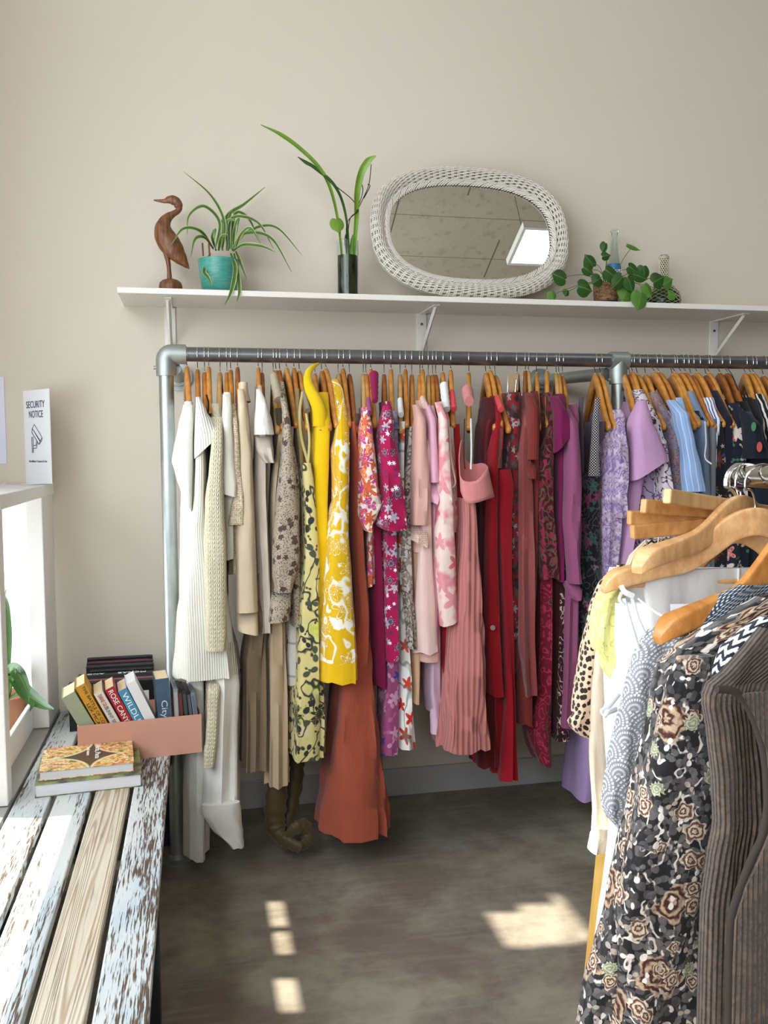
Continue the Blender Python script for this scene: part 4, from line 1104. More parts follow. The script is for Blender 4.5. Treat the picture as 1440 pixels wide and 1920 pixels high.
M_lace = F('ivory lace', '#dccfb6', [('lines', 90, 22, .7, '#b7a584'), ('open', 150, 150, .28, '#b8a585')])
M_beige = F('beige twill', '#d6c3a6'); M_linen = F('grey linen', '#bdb2a3', vary=.2); M_wlin = F('white crumpled linen', '#dfdad2', vary=.2, weave=.5)
M_taupe = F('taupe pleated', '#7d6a54'); M_dtaupe = F('dark taupe', '#4b4336'); M_greyf = F('grey tie print', '#a59882', [('fl', 60, .4, 4, '#5c5244', '#7b6f5f', None, .8)])
M_tan = F('tan jersey', '#b39d80'); M_ditsy = F('taupe ditsy floral', '#ab9d8a', [('bloom', 34, .38, 5, '#3a2a28', '#6b554c', .5), ('spot', 190, .30, 0, '#4b423a', '#5a4c42', None, .6)])
M_khaki = F('pale khaki', '#a48f62'); M_chart = F('pale yellow botanical', '#d0c383', [('blot', 9, .62, .04, '#c3c765'), ('blot', 7, .62, .04, '#d9c79a'), ('lines', 15, 30, .16, '#3a3b34'), ('fl', 17, .46, 2, '#2f3230', '#4c5040', None, .55), ('fl', 11, .42, 9, '#2c2f2c', '#b8c04a', '#cdbf6a', .4), ('fl', 30, .36, 2, '#3a3c34', '#52543a', None, .3)])
M_yellow = F('bright yellow crepe', '#e8c20f'); M_rose = F('yellow rose print', '#dcb012', [('blot', 16, .595, .012, '#f3eee0'), ('fl', 12, .52, 7, '#dcb012', '#d8aa10', '#f5efe0', .8), ('lines', 10, 30, .10, '#f3eedd')])
M_yband = F('yellow hem cotton', '#e3b60e'); M_rust = F('rust linen', '#9e4c37', vary=.16, weave=.4); M_brown = F('chocolate viscose', '#4a2320')
M_pinkor = F('pink and orange floral', '#e6d9cb', [('fl', 17, .55, 7, '#c8478e', '#d86a3a', '#8e2f6a'), ('fl', 24, .5, 3, '#e07f45', '#b9407f', '#f0d6c6', .7), ('lines', 26, 18, .2, '#c95a33')])
M_mag = F('magenta rib', '#8f1146', [('rib', .005, .3)]); M_plum = F('deep magenta jersey', '#7a0d3c'); M_magfl = F('magenta star floral', '#a3104a', [('fl', 26, .44, 6, '#a09aa8', '#3b2142', '#e6d9e0', .8), ('fl', 46, .36, 6, '#efe6ea', '#5e2a58', None, .35)])
M_purfl = F('pink and blue floral', '#9a4878', [('fl', 22, .5, 2, '#c48fae', '#b7618f'), ('fl', 19, .42, 5, '#2e3c8e', '#c99ab8', None, .5)]); M_sat = F('lilac satin', '#9c93b5', [('blot', 30, .5, .1, '#59628c')], rough=.35)
M_wred = F('white with red poppies', '#ece8e6', [('fl', 15, .44, 5, '#cc3a28', '#d85a40', None, .75), ('lines', 9, 30, .05, '#5e6b5a')]); M_ruf = F('grey print chiffon', '#b5aba0', [('lines', 40, 26, .45, '#5d564f'), ('fl', 30, .4, 3, '#6f6660', '#8d7b74')], vary=.3)
M_mesh = F('dark brown mesh', '#4e443c', [('lines', 60, 20, .4, '#2a2320')]); M_nude = F('nude cotton', '#c9a582'); M_blush = F('blush chiffon', '#d4a79b', vary=.08); M_blulace = F('blush lace', '#e1c3b4', [('open', 170, 170, .3, '#b98f80')])
M_palep = F('pale pink linen', '#e3c3bb', vary=.1); M_pink = F('candy pink cotton', '#dba9bd'); M_lilp = F('pale lilac cotton', '#d3b6cc'); M_tie = F('pink marble floral', '#e7cfc5', [('blot', 14, .56, .06, '#dc8a93'), ('fl', 12, .46, 5, '#d5707f', '#de939b', None, .75)])
M_cream2 = F('cream edging', '#e0cdb9'); M_shir = F('white shirred cotton', '#eceae8', [('rib', .006, .35)]); M_red = F('scarlet crepe', '#a0121a'); M_coral = F('coral strap', '#d4494f'); M_dusty = F('dusty pink crepe', '#c9807f', vary=.08); M_ple = F('dusty pink pleats', '#c07873', [('rib', .019, .25)], vary=.08)
M_dkred = F('wine red velvet', '#500810', rough=.6); M_red2 = F('crimson jersey', '#8c0a18'); M_red3 = F('cherry crepe', '#970c1e'); M_dkfl = F('red with grey blossom', '#7d1620', [('fl', 36, .5, 5, '#9c9a94', '#4c4a48', '#26201e', .8), ('blot', 26, .58, .05, '#221a1c')])
M_dsat = F('dusty rose satin', '#84403d', rough=.4, sheen=.3); M_terra = F('terracotta rib', '#7b2b26', [('rib', .008, .3)]); M_pais = F('burgundy paisley', '#44151d', [('lines', 18, 40, .35, '#5d5238'), ('fl', 12, .45, 2, '#5b5033', '#7c2233', '#8c2b45'), ('lines', 30, 26, .25, '#8a2a42')]); M_pais2 = F('crimson paisley', '#6b1226', [('lines', 22, 44, .3, '#a02a4c'), ('fl', 14, .45, 2, '#3c2c28', '#8c1f3a', '#b4405f', .7)])
M_mag2 = F('magenta cotton', '#6b1143'); M_burg = F('burgundy crepe', '#3a0912'); M_rbw = F('red and black brush print', '#3d0f16', [('lines', 34, 28, .22, '#cbb9b0'), ('blot', 22, .56, .05, '#150d10')]); M_orch = F('orchid crepe', '#8a4a6c', vary=.06); M_orch2 = F('dark orchid', '#7a3c70')
M_dot = F('black with white dots', '#1c181d', [('dots', 150, .3, '#dcd6d8')]); M_dkgar = F('black garden print', '#16141a', [('fl', 20, .5, 5, '#7a1a45', '#1f4a44', '#5c5a60', .6), ('lines', 30, 34, .18, '#4f4c55'), ('fl', 34, .4, 3, '#274f48', '#8e5c74', None, .4)]); M_sheer = F('grey mauve voile', '#675764')
M_lpais = F('lilac paisley', '#b5a2b6', [('lines', 42, 36, .5, '#8266a0'), ('fl', 40, .45, 3, '#7f639b', '#c9b6cf', '#d8c8da', .7)]); M_lil = F('lilac jersey', '#bd93ba', vary=.06); M_lil2 = F('lavender crepe', '#a389b6'); M_bot = F('white botanical', '#d2c4cf', [('lines', 24, 34, .14, '#26242c'), ('fl', 40, .42, 2, '#2b2932', '#4e3b52', None, .55), ('fl', 24, .36, 5, '#5e4868', '#7c5f86', '#29252e', .35)]); M_bot2 = F('lavender botanical', '#a894b2', [('lines', 20, 30, .12, '#33303c'), ('fl', 36, .38, 2, '#3a3544', '#57496a', None, .4)])
M_mute = F('muted floral chiffon', '#8d7b80', [('blot', 20, .54, .06, '#6f5e6a'), ('fl', 26, .45, 5, '#9b6f70', '#6f7190', '#a58f6c', .7), ('spot', 120, .25, 0, '#5c4a52', '#7c6c74')]); M_strp = F('light blue striped cotton', '#8fadd9', [('stripe', .020, .09, '#e4ebf5', 'u')]); M_blg = F('dusty blue cotton', '#7488a4'); M_gk = F('grey knit', '#82848a', [('rib', .005, .3)]); M_zeb = F('blue zebra', '#e4e4ea', [('zebra', .012, .02, '#274a9c')]); M_nvy = F('navy jersey', '#171728'); M_sun = F('black sunflower print', '#14141a', [('fl', 16, .42, 9, '#6f5a18', '#6a2d12', '#23201c', .7), ('fl', 30, .3, 5, '#23408a', '#a5a5a5', None, .4)])
M_nvco = F('navy coral floral', '#12182a', [('fl', 15, .5, 5, '#b6524c', '#c9bdb6', '#e2b7a8', .65), ('fl', 30, .4, 2, '#3b6b4c', '#a9a29b', None, .5)]); M_blk2 = F('black crepe', '#0f0f13'); M_nvy2 = F('ink navy', '#131a27'); M_zbw = F('black and white brush stripe', '#101014', [('zebra', .020, .03, '#d9d7d6')])
M_print = F('taupe print', '#8f8474', [('fl', 40, .4, 4, '#4d4238', '#63564a', None, .7)]); M_grt = F('pale grey print jersey', '#b9b4ac', [('stripe', .11, .03, '#55524d', 'v')])
M_olive = F('olive satin', '#4c3f22', rough=.45, sheen=.3)

# --- whites and creams
item('blouse', 'white bell sleeve blouse', 'white blouse with a wide bell sleeve at the left end of the rail', 'blouse', M_white, 350, 358,
     [(752,345,362),(800,343,364),(900,340,368),(1000,338,368),(1130,337,372)], [sleeve([(757,343,362),(800,334,363),(840,326,362),(875,322,362),(905,328,361),(950,340,360)], M_white, 2.83, .04, amp=.002, hemz=(26, -12))], tone=0, stem=0., Yf=2.88)
item('trousers', 'long white trousers', 'long white trousers nearest the upright pipe, hanging almost to the floor', 'trousers', M_white, 362, 356,
     [(800,350,362),(1000,350,372),(1270,352,384),(1400,348,390),(1500,346,392),(1616,347,390)], tone=1, stem=.018, Yf=2.93, hang=False, amp=.006, lam=.08, bl=.08)
item('rib_dress', 'white ribbed dress', 'white ribbed A-line dress with a flared cap sleeve, hem above the pink box', 'dress', M_rib, 370, 372,
     [(745,366,376),(800,364,382),(870,364,388),(930,362,388),(1000,350,394),(1100,338,420),(1180,330,436),(1240,323,448),(1275,320,453)],
     [sleeve([(742,367,376),(770,366,388),(795,365,400),(820,364,411),(840,364,413)], M_rib, 2.80, .05, amp=.002, hemz=(-20, 24))], tone=1, stem=.009, Yf=2.82, bl=.13, amp=.0045, lam=.06)
item('camisole', 'black camisole', 'black camisole glimpsed between the ribbed dress and the cream cardigan', 'camisole', M_black, 391, 394,
     [(775,386,398),(830,385,402),(900,384,398),(980,385,398)], [strap([(387,740),(391,760),(386,800)], M_black, 1.6, 2.86)], tone=0, stem=0., Yf=2.87)
item('blouse', 'cream voile blouse', 'cream voile blouse whose hanger is third from the left end of the rail', 'blouse', M_cream, 383, 386, [(775,381,390),(900,382,392),(1100,382,398)], tone=1, stem=.018, Yf=2.90)
item('cardigan', 'cream crochet cardigan', 'cream open crochet cardigan whose long sleeve hangs over the ribbed dress', 'cardigan', M_cream, 412, 409,
     [(757,394,416),(815,397,418),(870,396,424),(980,396,424),(1150,395,426)], [sleeve([(780,397,417),(830,396,418),(880,392,418),(940,384,420),(1020,382,424),(1110,384,425),(1185,385,425),(1222,387,423)], M_creamy, 2.79, .03, amp=.0015)], tone=2, stem=.018, Yf=2.86)
item('linen_tee', 'white linen tee', 'white linen tee with a short wide sleeve over the ivory lace top', 'top', M_wtee, 425, 425,
     [(735,418,434),(800,417,436),(900,420,440),(1050,420,440)], [sleeve([(737,418,434),(790,416,436),(850,415,440),(905,415,447),(930,417,444)], M_wtee, 2.82, .05, slant=-.3, amp=.002)], tone=1, stem=.018, Yf=2.86)
item('lace_blouse', 'ivory lace top', 'ivory lace top with a scalloped short sleeve beside the beige shirt', 'top', M_lace, 432, 436,
     [(757,432,444),(850,434,450),(960,432,456),(1080,430,452)], [sleeve([(757,433,443),(850,437,451),(920,441,456),(950,433,461),(984,428,464)], M_lace, 2.83, .04, amp=.003)], tone=1, stem=.009, Yf=2.875)
item('shirt', 'beige collared shirt', 'beige collared long sleeved shirt among the cream garments', 'shirt', M_beige, 445, 448,
     [(718,445,460),(760,446,466),(850,450,474),(1000,452,480),(1130,454,484)], [sleeve([(727,446,458),(800,445,464),(850,447,472),(1000,443,477),(1100,442,481),(1150,443,484)], M_beige, 2.835, .05, amp=.002),
     sleeve([(1150,443,484.5),(1190,446,485)], M_beige, 2.832, .053, 'cuff', slant=-.25), sleeve([(716,448,464),(735,446,466),(752,448,470)], M_beige, 2.93, .07, 'collar', lift=1)], tone=3, stem=0., Yf=2.87)
item('trousers', 'white turn-up trousers', 'white trousers with one wide turned up cuff hanging low behind the pink box', 'trousers', M_white, 404, 398,
     [(820,398,408),(1000,398,412),(1230,392,440),(1290,388,452),(1380,388,446),(1450,384,447),(1530,381,447)],
     [sleeve([(1510,379,449),(1530,377,452),(1560,395,455),(1592,432,458)], M_white, 2.83, .06, 'turn_up_cuff', slant=.0, lift=1, amp=.004)], hang=False, Yf=2.85, amp=.008, lam=.07, bl=.12)
item('cable_jumper', 'cream cable jumper', 'cream cable knit jumper with only its ribbed sleeve end showing under the ribbed dress', 'jumper', M_creamy, 398, 394,
     [(800,394,402),(1200,388,408),(1290,386,412),(1380,384,412),(1405,382,408)], [sleeve([(1270,389,414),(1340,388,411),(1395,386,408),(1406,383,406),(1440,381,402)], M_creamy, 2.82, .03, amp=.002)], hang=False, Yf=2.86)
item('wrinkle_blouse', 'white ruffle sleeve blouse', 'white crumpled linen blouse with a rolled ruffle sleeve and grey body', 'blouse', M_linen, 484, 487,
     [(722,481,492),(820,478,502),(930,476,502),(1000,479,504),(1080,484,506),(1150,488,506),(1190,490,506)],
     [sleeve([(727,482,491),(760,480,503),(790,478,511),(815,478,514)], M_wlin, 2.82, .05, amp=.003), sleeve([(815,479,513),(840,482,514),(858,488,515),(868,497,515)], M_linen, 2.815, .05, 'ruffle', amp=.006, lam=.02)], tone=0, stem=0., Yf=2.87, amp=.006)
item('pleated_trousers', 'taupe pleated trousers', 'taupe pleated trousers seen below the beige and grey shirts', 'trousers', M_taupe, 491, 492,
     [(790,488,500),(1000,490,502),(1150,468,500),(1250,457,500),(1350,457,500),(1448,456,499)], tone=3, stem=.018, Yf=2.90, amp=.009, lam=.03, bl=.12)
item('dress', 'dark taupe dress', 'dark taupe dress behind the crumpled linen blouse with a rope twisted strap', 'dress', M_dtaupe, 512, 520,
     [(765,514,528),(860,510,530),(950,506,520),(1100,505,518),(1240,505,520)], [wrap((513,523), 705, 750, 8, 10, M_greyf)], tone=2, stem=.018, Yf=2.90)
item('trousers', 'tan wide leg trousers', 'tan wide leg trousers hanging straight and longest of the beige garments', 'trousers', M_tan, 517, 530,
     [(800,518,530),(950,506,516),(1100,502,522),(1180,500,536),(1300,500,540),(1478,498,542)], tone=1, stem=.009, Yf=2.89, amp=.006, lam=.03)
item('floral_blouse', 'taupe ditsy floral blouse', 'taupe blouse of small dark flowers with a long gathered sleeve and cuff', 'blouse', M_ditsy, 524, 533,
     [(715,525,533),(800,532,545),(900,538,562),(1050,545,562),(1175,545,562)], [sleeve([(732,526,534),(800,530,545),(870,525,553),(950,517,560),(1040,511,562),(1080,511,556),(1105,515,550),(1112,514,548)], M_ditsy, 2.815, .045, amp=.003),
     sleeve([(1110,512,549),(1135,508,546),(1168,504,542)], M_ditsy, 2.812, .045, 'cuff', slant=.1)], tone=3, stem=.009, Yf=2.86)
item('print_dress', 'taupe print dress', 'taupe leafy print dress showing only beneath the ditsy floral blouse', 'dress', M_print, 531, 540, [(800,538,546),(1170,530,548),(1260,534,550)], hang=False, Yf=2.91)
item('grey_tee', 'pale grey tee', 'pale grey printed tee showing below the ditsy floral blouse beside the yellow botanical dress', 'top', M_grt, 540, 545, [(800,542,550),(1175,538,556),(1240,536,556),(1285,537,556)], hang=False, Yf=2.90)
item('tank_top', 'khaki tank top', 'khaki tank top with deep armhole behind the pale yellow halter dress', 'top', M_khaki, 537, 556,
     [(728,551,562),(800,553,560),(842,556,568),(900,560,572),(1000,562,572)], tone=0, stem=.0, Yf=2.875, hl='wooden hanger holding the khaki tank top, its rounded tip showing')
item('camisole', 'sand camisole', 'sand camisole with a twisted strap beside the yellow halter dress', 'camisole', M_khaki, 551, 562, [(790,560,570),(900,566,576),(1050,566,576)], tone=1, stem=.0, Yf=2.90)
item('halter_dress', 'pale yellow botanical dress', 'pale yellow halter dress printed with dark stems and birds', 'dress', M_chart, 561, 576,
     [(868,560,584),(900,562,590),(960,566,594),(1050,564,602),(1150,556,605),(1250,551,610),(1350,546,614),(1428,544,612)],
     [strap([(567,735,2.92),(562,775),(565,820),(578,870)], M_chart, 2.6, 2.86), strap([(574,775),(580,820),(578,868)], M_chart, 2.2, 2.85), wrap((569,577), 735, 770, 5, 6, M_print)], tone=0, stem=.009, Yf=2.83, amp=.005, lam=.05, w0=.2)
item('halter_blouse', 'bright yellow halter top', 'bright yellow halter top with a curled collar rising above its hanger', 'top', M_yellow, 590, 600,
     [(735,584,618),(780,582,622),(850,582,620),(950,582,616),(1050,584,616),(1200,586,608)], [strap([(597,682,3.0),(588,687,2.97),(579,698,2.95),(577,714,2.93),(582,732,2.91),(592,752,2.885),(598,772,2.875),(599,800,2.87)], M_yellow, 8, 2.9, 'collar', [2.5,4.5,6.5,8.5,10.5,12,13,13])], tone=0, stem=.018, Yf=2.85, amp=.003, hl='wooden hanger under the bright yellow halter top')
item('vest', 'brown vest', 'brown vest glimpsed between the yellow halter top and the rose print dress', 'vest', M_brown, 603, 618, [(800,612,622),(900,614,624),(1000,612,618),(1140,608,616)], [sleeve([(1000,612,619),(1100,609,616)], M_khaki, 2.88, .02, 'belt')], tone=1, stem=.009, Yf=2.89, hl='wooden hanger with its red brown tip left of the rose print dress')
item('sundress', 'yellow rose print sundress', 'yellow and white rose print sundress with a plain yellow hem band', 'dress', M_rose, 611, 632,
     [(710,621,636),(730,623,646),(770,626,653),(800,627,656),(850,625,657),(900,628,656),(942,628,654),(960,622,655),(1000,614,657),(1100,606,665),(1200,601,673),(1247,599,676),(1283,597,677)],
     [strap([(642,755,2.83),(640,790,2.80),(642,830,2.79),(650,842,2.80),(655,830,2.81)], M_yband, 1.6, 2.8, 'armhole_binding')], tone=0, stem=.0, Yf=2.775, bl=.12, amp=.004, lam=.05, band=(1246, M_yband, 'hem_band'))
# --- rusts and pinks
item('maxi_dress', 'rust linen maxi dress', 'long rust linen dress hanging below the yellow rose print sundress', 'dress', M_rust, 643, 655,
     [(790,656,664),(880,657,672),(950,658,678),(1050,662,682),(1150,668,690),(1283,636,702),(1350,630,710),(1420,622,718),(1500,613,728),(1545,608,735),(1575,606,736)], tone=1, stem=.0, Yf=2.845, amp=.008, lam=.05, bl=.15, flare=2.)
item('sleeveless_dress', 'chocolate dress', 'chocolate brown sleeveless dress behind the rust linen dress', 'dress', M_brown, 655, 667,
     [(775,664,672),(850,668,676),(950,672,680),(1100,676,690),(1250,680,694),(1420,684,700)], tone=3, stem=.018, Yf=2.885)
item('top', 'olive top', 'dark olive top whose pale hanger shows behind the rose print dress', 'top', M_olive, 634, 646, [(790,648,656),(900,650,660),(1100,650,668)], tone=2, stem=.018, Yf=2.90)
item('flutter_blouse', 'pink and orange floral blouse', 'pink and orange floral blouse with a fluttering short sleeve', 'blouse', M_pinkor, 681, 684,
     [(762,679,688),(800,677,694),(900,680,700),(1000,684,700),(1100,684,702)], [sleeve([(768,679,688),(800,675,697),(850,673,703),(900,672,708),(950,671,716)], M_pinkor, 2.80, .06, amp=.003, lift=1), sleeve([(946,671,716),(970,674,706),(990,680,698),(998,686,696)], M_pinkor, 2.80, .05, 'ruffle', amp=.006, lam=.02, lift=1)], tone=2, stem=.018, Yf=2.86)
item('wrap_top', 'mauve tie top', 'mauve patterned tie top knotted round a hanger tip beside the pink and orange blouse', 'top', M_purfl, 686, 694, [(800,690,698),(950,692,704),(1100,690,700)], [wrap((691,693), 748, 775, 4.5, 5.5, M_purfl)], tone=0, stem=.018, Yf=2.90)
item('jersey_dress', 'deep magenta dress', 'deep magenta jersey dress with a ribbed collar bunched on its hanger', 'dress', M_plum, 695, 703, [(800,698,706),(900,704,712),(1000,692,716),(1150,693,720),(1290,700,722)], [wrap((701,703), 702, 752, 10, 6.5, M_mag)], tone=0, stem=.0, Yf=2.875, amp=.005)
item('puff_dress', 'magenta star floral dress', 'magenta floral dress with a big puffed sleeve', 'dress', M_magfl, 720, 724,
     [(752,718,729),(800,718,738),(900,718,742),(1000,717,743),(1100,716,746),(1180,716,748),(1242,718,749)], [sleeve([(760,717,730),(800,711,736),(850,710,744),(900,713,754),(940,714,759),(965,708,762),(985,705,765),(996,722,763)], M_magfl, 2.79, .07, amp=.006, lam=.03, lift=1)], tone=3, stem=.018, Yf=2.84)
item('long_dress', 'pink and blue floral maxi dress', 'pink and blue floral long dress showing under the magenta floral dress', 'dress', M_purfl, 726, 730, [(800,726,734),(1200,722,746),(1300,718,746),(1418,713,745)], hang=False, Yf=2.87)
item('satin_camisole', 'lilac satin top', 'small shiny lilac satin top with its folded end beside the magenta puff sleeve', 'top', M_sat, 733, 735, [(770,730,739),(800,731,745),(900,736,748),(1000,738,748)], [sleeve([(772,729,739),(790,730,744),(804,734,750)], M_sat, 2.85, .03)], tone=0, stem=.0, Yf=2.88)
item('poppy_dress', 'white poppy print dress', 'white dress with large red poppies and a red hem corner', 'dress', M_wred, 750, 752, [(790,748,756),(1000,742,754),(1150,742,760),(1290,744,772),(1350,744,774),(1407,746,777)], [wrap((750,752), 750, 778, 5.5, 6, M_shir)], tone=2, stem=.018, Yf=2.875, amp=.006)
item('mesh_top', 'dark brown mesh top', 'dark brown mesh top beside the blush chiffon sleeve', 'top', M_mesh, 760, 763, [(795,756,766),(900,752,766),(1000,750,764)], tone=1, stem=.0, Yf=2.88)
item('ruffle_dress', 'grey ruffled chiffon dress', 'grey printed chiffon dress gathered in narrow ruffles', 'dress', M_ruf, 766, 768, [(800,762,770),(980,749,768),(1050,748,770),(1120,751,773),(1180,758,774),(1216,760,774)], hang=False, Yf=2.86, amp=.009, lam=.018)
item('straight_skirt', 'nude trousers', 'nude cotton trousers between the poppy dress and the pale pink linen dress', 'trousers', M_nude, 772, 774, [(800,769,778),(1000,768,778),(1150,770,786),(1250,768,784),(1320,770,782)], tone=1, stem=.018, Yf=2.88)
item('chiffon_blouse', 'blush chiffon blouse', 'blush chiffon blouse with a lace trimmed bell cuff', 'blouse', M_blush, 787, 786, [(750,779,792),(850,776,802),(950,768,800),(1035,766,798)], [sleeve([(757,780,790),(800,777,798),(900,773,804),(985,773,804)], M_blush, 2.81, .05, amp=.004), sleeve([(983,773,804),(1005,774,804),(1023,772,803)], M_blulace, 2.805, .055, 'cuff', slant=-.5, amp=.005)], tone=0, stem=.018, Yf=2.86)
item('linen_dress', 'pale pink linen dress', 'pale pink linen dress with front pleats and a slip hem below', 'dress', M_palep, 792, 797, [(760,790,802),(900,788,806),(1020,782,808),(1055,780,810),(1150,776,818),(1227,775,823)], [sleeve([(1226,785,823),(1243,787,823)], M_blush, 2.85, .06, 'slip_hem', lift=1), wrap((792,796), 748, 760, 6, 6.5, M_palep)], tone=0, stem=.0, Yf=2.835, amp=.004)
item('cotton_shirt', 'candy pink shirt', 'candy pink cotton shirt with a buttoned short sleeve', 'shirt', M_pink, 803, 804, [(760,801,810),(850,802,818),(950,804,822),(1100,804,822),(1240,804,822)], [sleeve([(757,802,810),(800,801,816),(880,803,822),(905,804,822)], M_pink, 2.82, .05, amp=.002), sleeve([(903,804,823),(930,806,823),(945,808,818)], M_pink, 2.815, .05, 'cuff', slant=-.5)], tone=2, stem=.018, Yf=2.86)
item('cotton_trousers', 'lilac pink trousers', 'pale lilac pink trousers with a frayed hem below the candy pink shirt', 'trousers', M_lilp, 811, 814, [(800,810,818),(1100,806,820),(1240,803,822),(1300,803,822),(1345,808,826)], [sleeve([(1330,807,822),(1365,809,821),(1378,809,821)], M_lilp, 2.88, .02, 'trouser_leg', lift=1)], tone=1, stem=.018, Yf=2.88)
item('sleeved_dress', 'pink marbled floral dress', 'cream dress marbled with pink flowers and a long straight sleeve', 'dress', M_tie, 817, 826, [(752,822,831),(800,824,842),(900,828,856),(1000,830,856)], [sleeve([(752,823,830),(800,823,838),(880,823,843),(950,822,850),(1000,818,851),(1080,820,855),(1130,824,857),(1172,829,858)], M_tie, 2.80, .05, amp=.003, slant=.35), strap([(843,800,2.84),(846,860,2.83),(854,903,2.83),(848,915,2.83)], M_cream2, 1.6, 2.83, 'armhole_binding')], tone=3, stem=.018, Yf=2.85)
item('shirred_top', 'white shirred top', 'white shirred cotton top wound round its hanger tip above the pink marbled dress', 'top', M_shir, 830, 838, [(800,838,846),(900,846,856),(1000,848,858)], [wrap((832,837), 722, 768, 9, 8.5, M_shir)], tone=0, stem=.009, Yf=2.89)
item('crepe_dress', 'scarlet crepe dress', 'scarlet crepe dress visible beside the pink marbled sleeve', 'dress', M_red, 845, 850, [(795,846,858),(850,848,862),(900,850,868),(1000,852,866),(1165,824,860),(1200,823,858),(1266,822,852)], [wrap((847,851), 735, 768, 6, 6.5, M_coral)], tone=0, stem=.0, Yf=2.875, bl=.12)
item('pleated_dress', 'dusty pink pleated dress', 'long dusty pink dress with a folded strapless bodice and knife pleated skirt', 'dress', M_ple, 879, 879, [(935,866,890),(975,867,893),(1000,864,896),(1100,856,904),(1200,846,911),(1300,836,916),(1412,827,924)],
     [wrap((876,880), 733, 752, 12, 10, M_dusty, 2.90, 2.83), ring([(862,890,866,926,2.775),(868,900,871,937,2.76),(880,903,880,944,2.75),(895,900,896,942,2.745),(908,886,914,936,2.75),(914,878,926,932,2.775),(912,872,922,928,2.83),(902,868,908,924,2.86),(888,870,890,922,2.87),(874,862,876,920,2.86),(866,824,868,918,2.85),(861,852,864,920,2.81)], M_dusty), strap([(883,785,2.84),(884,840,2.80),(883,880,2.79)], M_shir, 1.8, 2.82, 'hanging_loop'), strap([(871,785,2.86),(870,850,2.84),(872,880,2.83)], M_brown, 1.0, 2.84, 'hanging_loop')], tone=0, stem=.009, Yf=2.78, amp=.007, lam=.026, bl=.16, w0=.21, hem=.005)
item('velvet_dress', 'wine velvet dress', 'dark wine velvet dress on the broad hanger right of the dusty pink dress', 'dress', M_dkred, 911, 928, [(745,908,926),(800,900,926),(900,898,918),(1100,896,912),(1260,890,920),(1440,895,930)], tone=0, stem=.009, Yf=2.885, neck=True, amp=.006)
item('buttoned_skirt', 'crimson jersey dress', 'crimson jersey dress with one round button low on its side', 'dress', M_red2, 919, 940, [(742,916,932),(850,914,930),(950,910,930),(1050,907,930),(1180,905,936),(1240,908,940),(1308,912,944)], [lambda r: MB().tube([at(924, 1177, Y=2.836), at(924, 1177, Y=2.826)], .0085, 20).build('button', plain('horn button', '#7d6a58', .4), r, True)], tone=0, stem=.0, Yf=2.84, amp=.003)
item('strappy_dress', 'cherry red strappy dress', 'long cherry red dress with thin straps, reaching lowest of the reds', 'dress', M_red3, 929, 955, [(880,926,956),(910,928,962),(980,930,958),(1080,934,956),(1200,940,958),(1330,944,962),(1466,937,966)], [strap([(938,785),(936,830),(930,885)], M_red3, 1.1, 2.85), strap([(944,790),(941,840),(931,885)], M_red3, 1.1, 2.84), wrap((932,940), 745, 768, 5.5, 6, M_coral)], tone=0, stem=.018, Yf=2.85, w0=.2, amp=.007, bl=.14)
item('red_skirt', 'red satin skirt', 'red satin skirt whose wavy hem shows under the dusty pink pleats', 'skirt', M_red3, 925, 935, [(900,912,926),(1200,905,930),(1380,897,940),(1440,896,942)], hang=False, Yf=2.90, amp=.008)
item('blossom_trousers', 'red and grey blossom trousers', 'narrow red trousers printed with grey blossoms hung from metal clips', 'trousers', M_dkfl, 969.6, 962, [(735,950,972),(800,953,972),(900,953,968),(1000,951,968),(1100,951,968),(1198,951,970)], [lambda r: MB().box(tuple(at(952, 732, Y=2.93)), tuple(at(972, 700, Y=2.925))).build('paper_tag', plain('kraft tag', '#a98f70', .8), r), strap([(953,705,2.93),(952,735,2.93)], CHROME, 1.2, 2.93, 'clip'), strap([(969,712,2.9),(966,740,2.9)], CHROME, 1.6, 2.9, 'clip')], tone=3, stem=.009, Yf=2.87, w0=.17, hl='dark hanger with metal clips above the blossom print trousers')
item('satin_blouse', 'dusty rose satin shirt dress', 'dusty rose satin shirt dress with a soft buttoned front', 'dress', M_dsat, 985, 982, [(735,972,990),(780,970,992),(850,968,990),(950,969,996),(1050,968,1000),(1200,967,1001),(1260,974,1001),(1307,979,1002)], [strap([(981,705,2.95),(979,742,2.93)], CHROME, 1.6, 2.93, 'clip')], tone=3, stem=.0, Yf=2.85, amp=.007, lam=.03)
item('rib_tee', 'terracotta ribbed tee', 'terracotta ribbed tee with a cuffed short sleeve', 'top', M_terra, 991, 998, [(733,992,1006),(800,992,1008),(900,994,1006),(1000,994,1004),(1300,970,996),(1362,972,996)], [sleeve([(735,993,1006),(780,991,1007),(830,990,1008),(862,988,1008)], M_terra, 2.825, .045, amp=.002), sleeve([(860,988,1008.5),(880,987,1008),(898,992,1003)], M_terra, 2.82, .045, 'cuff', amp=.005)], tone=2, stem=.0, Yf=2.865)
item('knit_vest', 'dark oxblood vest', 'dark oxblood vest behind the plain hanger right of the terracotta tee', 'vest', M_burg, 1006, 1011, [(795,1008,1016),(900,1006,1014),(1100,1000,1012),(1330,985,1010)], tone=0, stem=.009, Yf=2.90)
item('paisley_blouse', 'burgundy paisley tunic', 'burgundy and olive paisley tunic left of the magenta blouse', 'tunic', M_pais, 1025.6, 1027, [(735,1022,1032),(800,1020,1034),(880,1006,1034),(950,1003,1034),(1030,1006,1040),(1086,1010,1046)], tone=0, stem=.0, Yf=2.85, bl=.12)
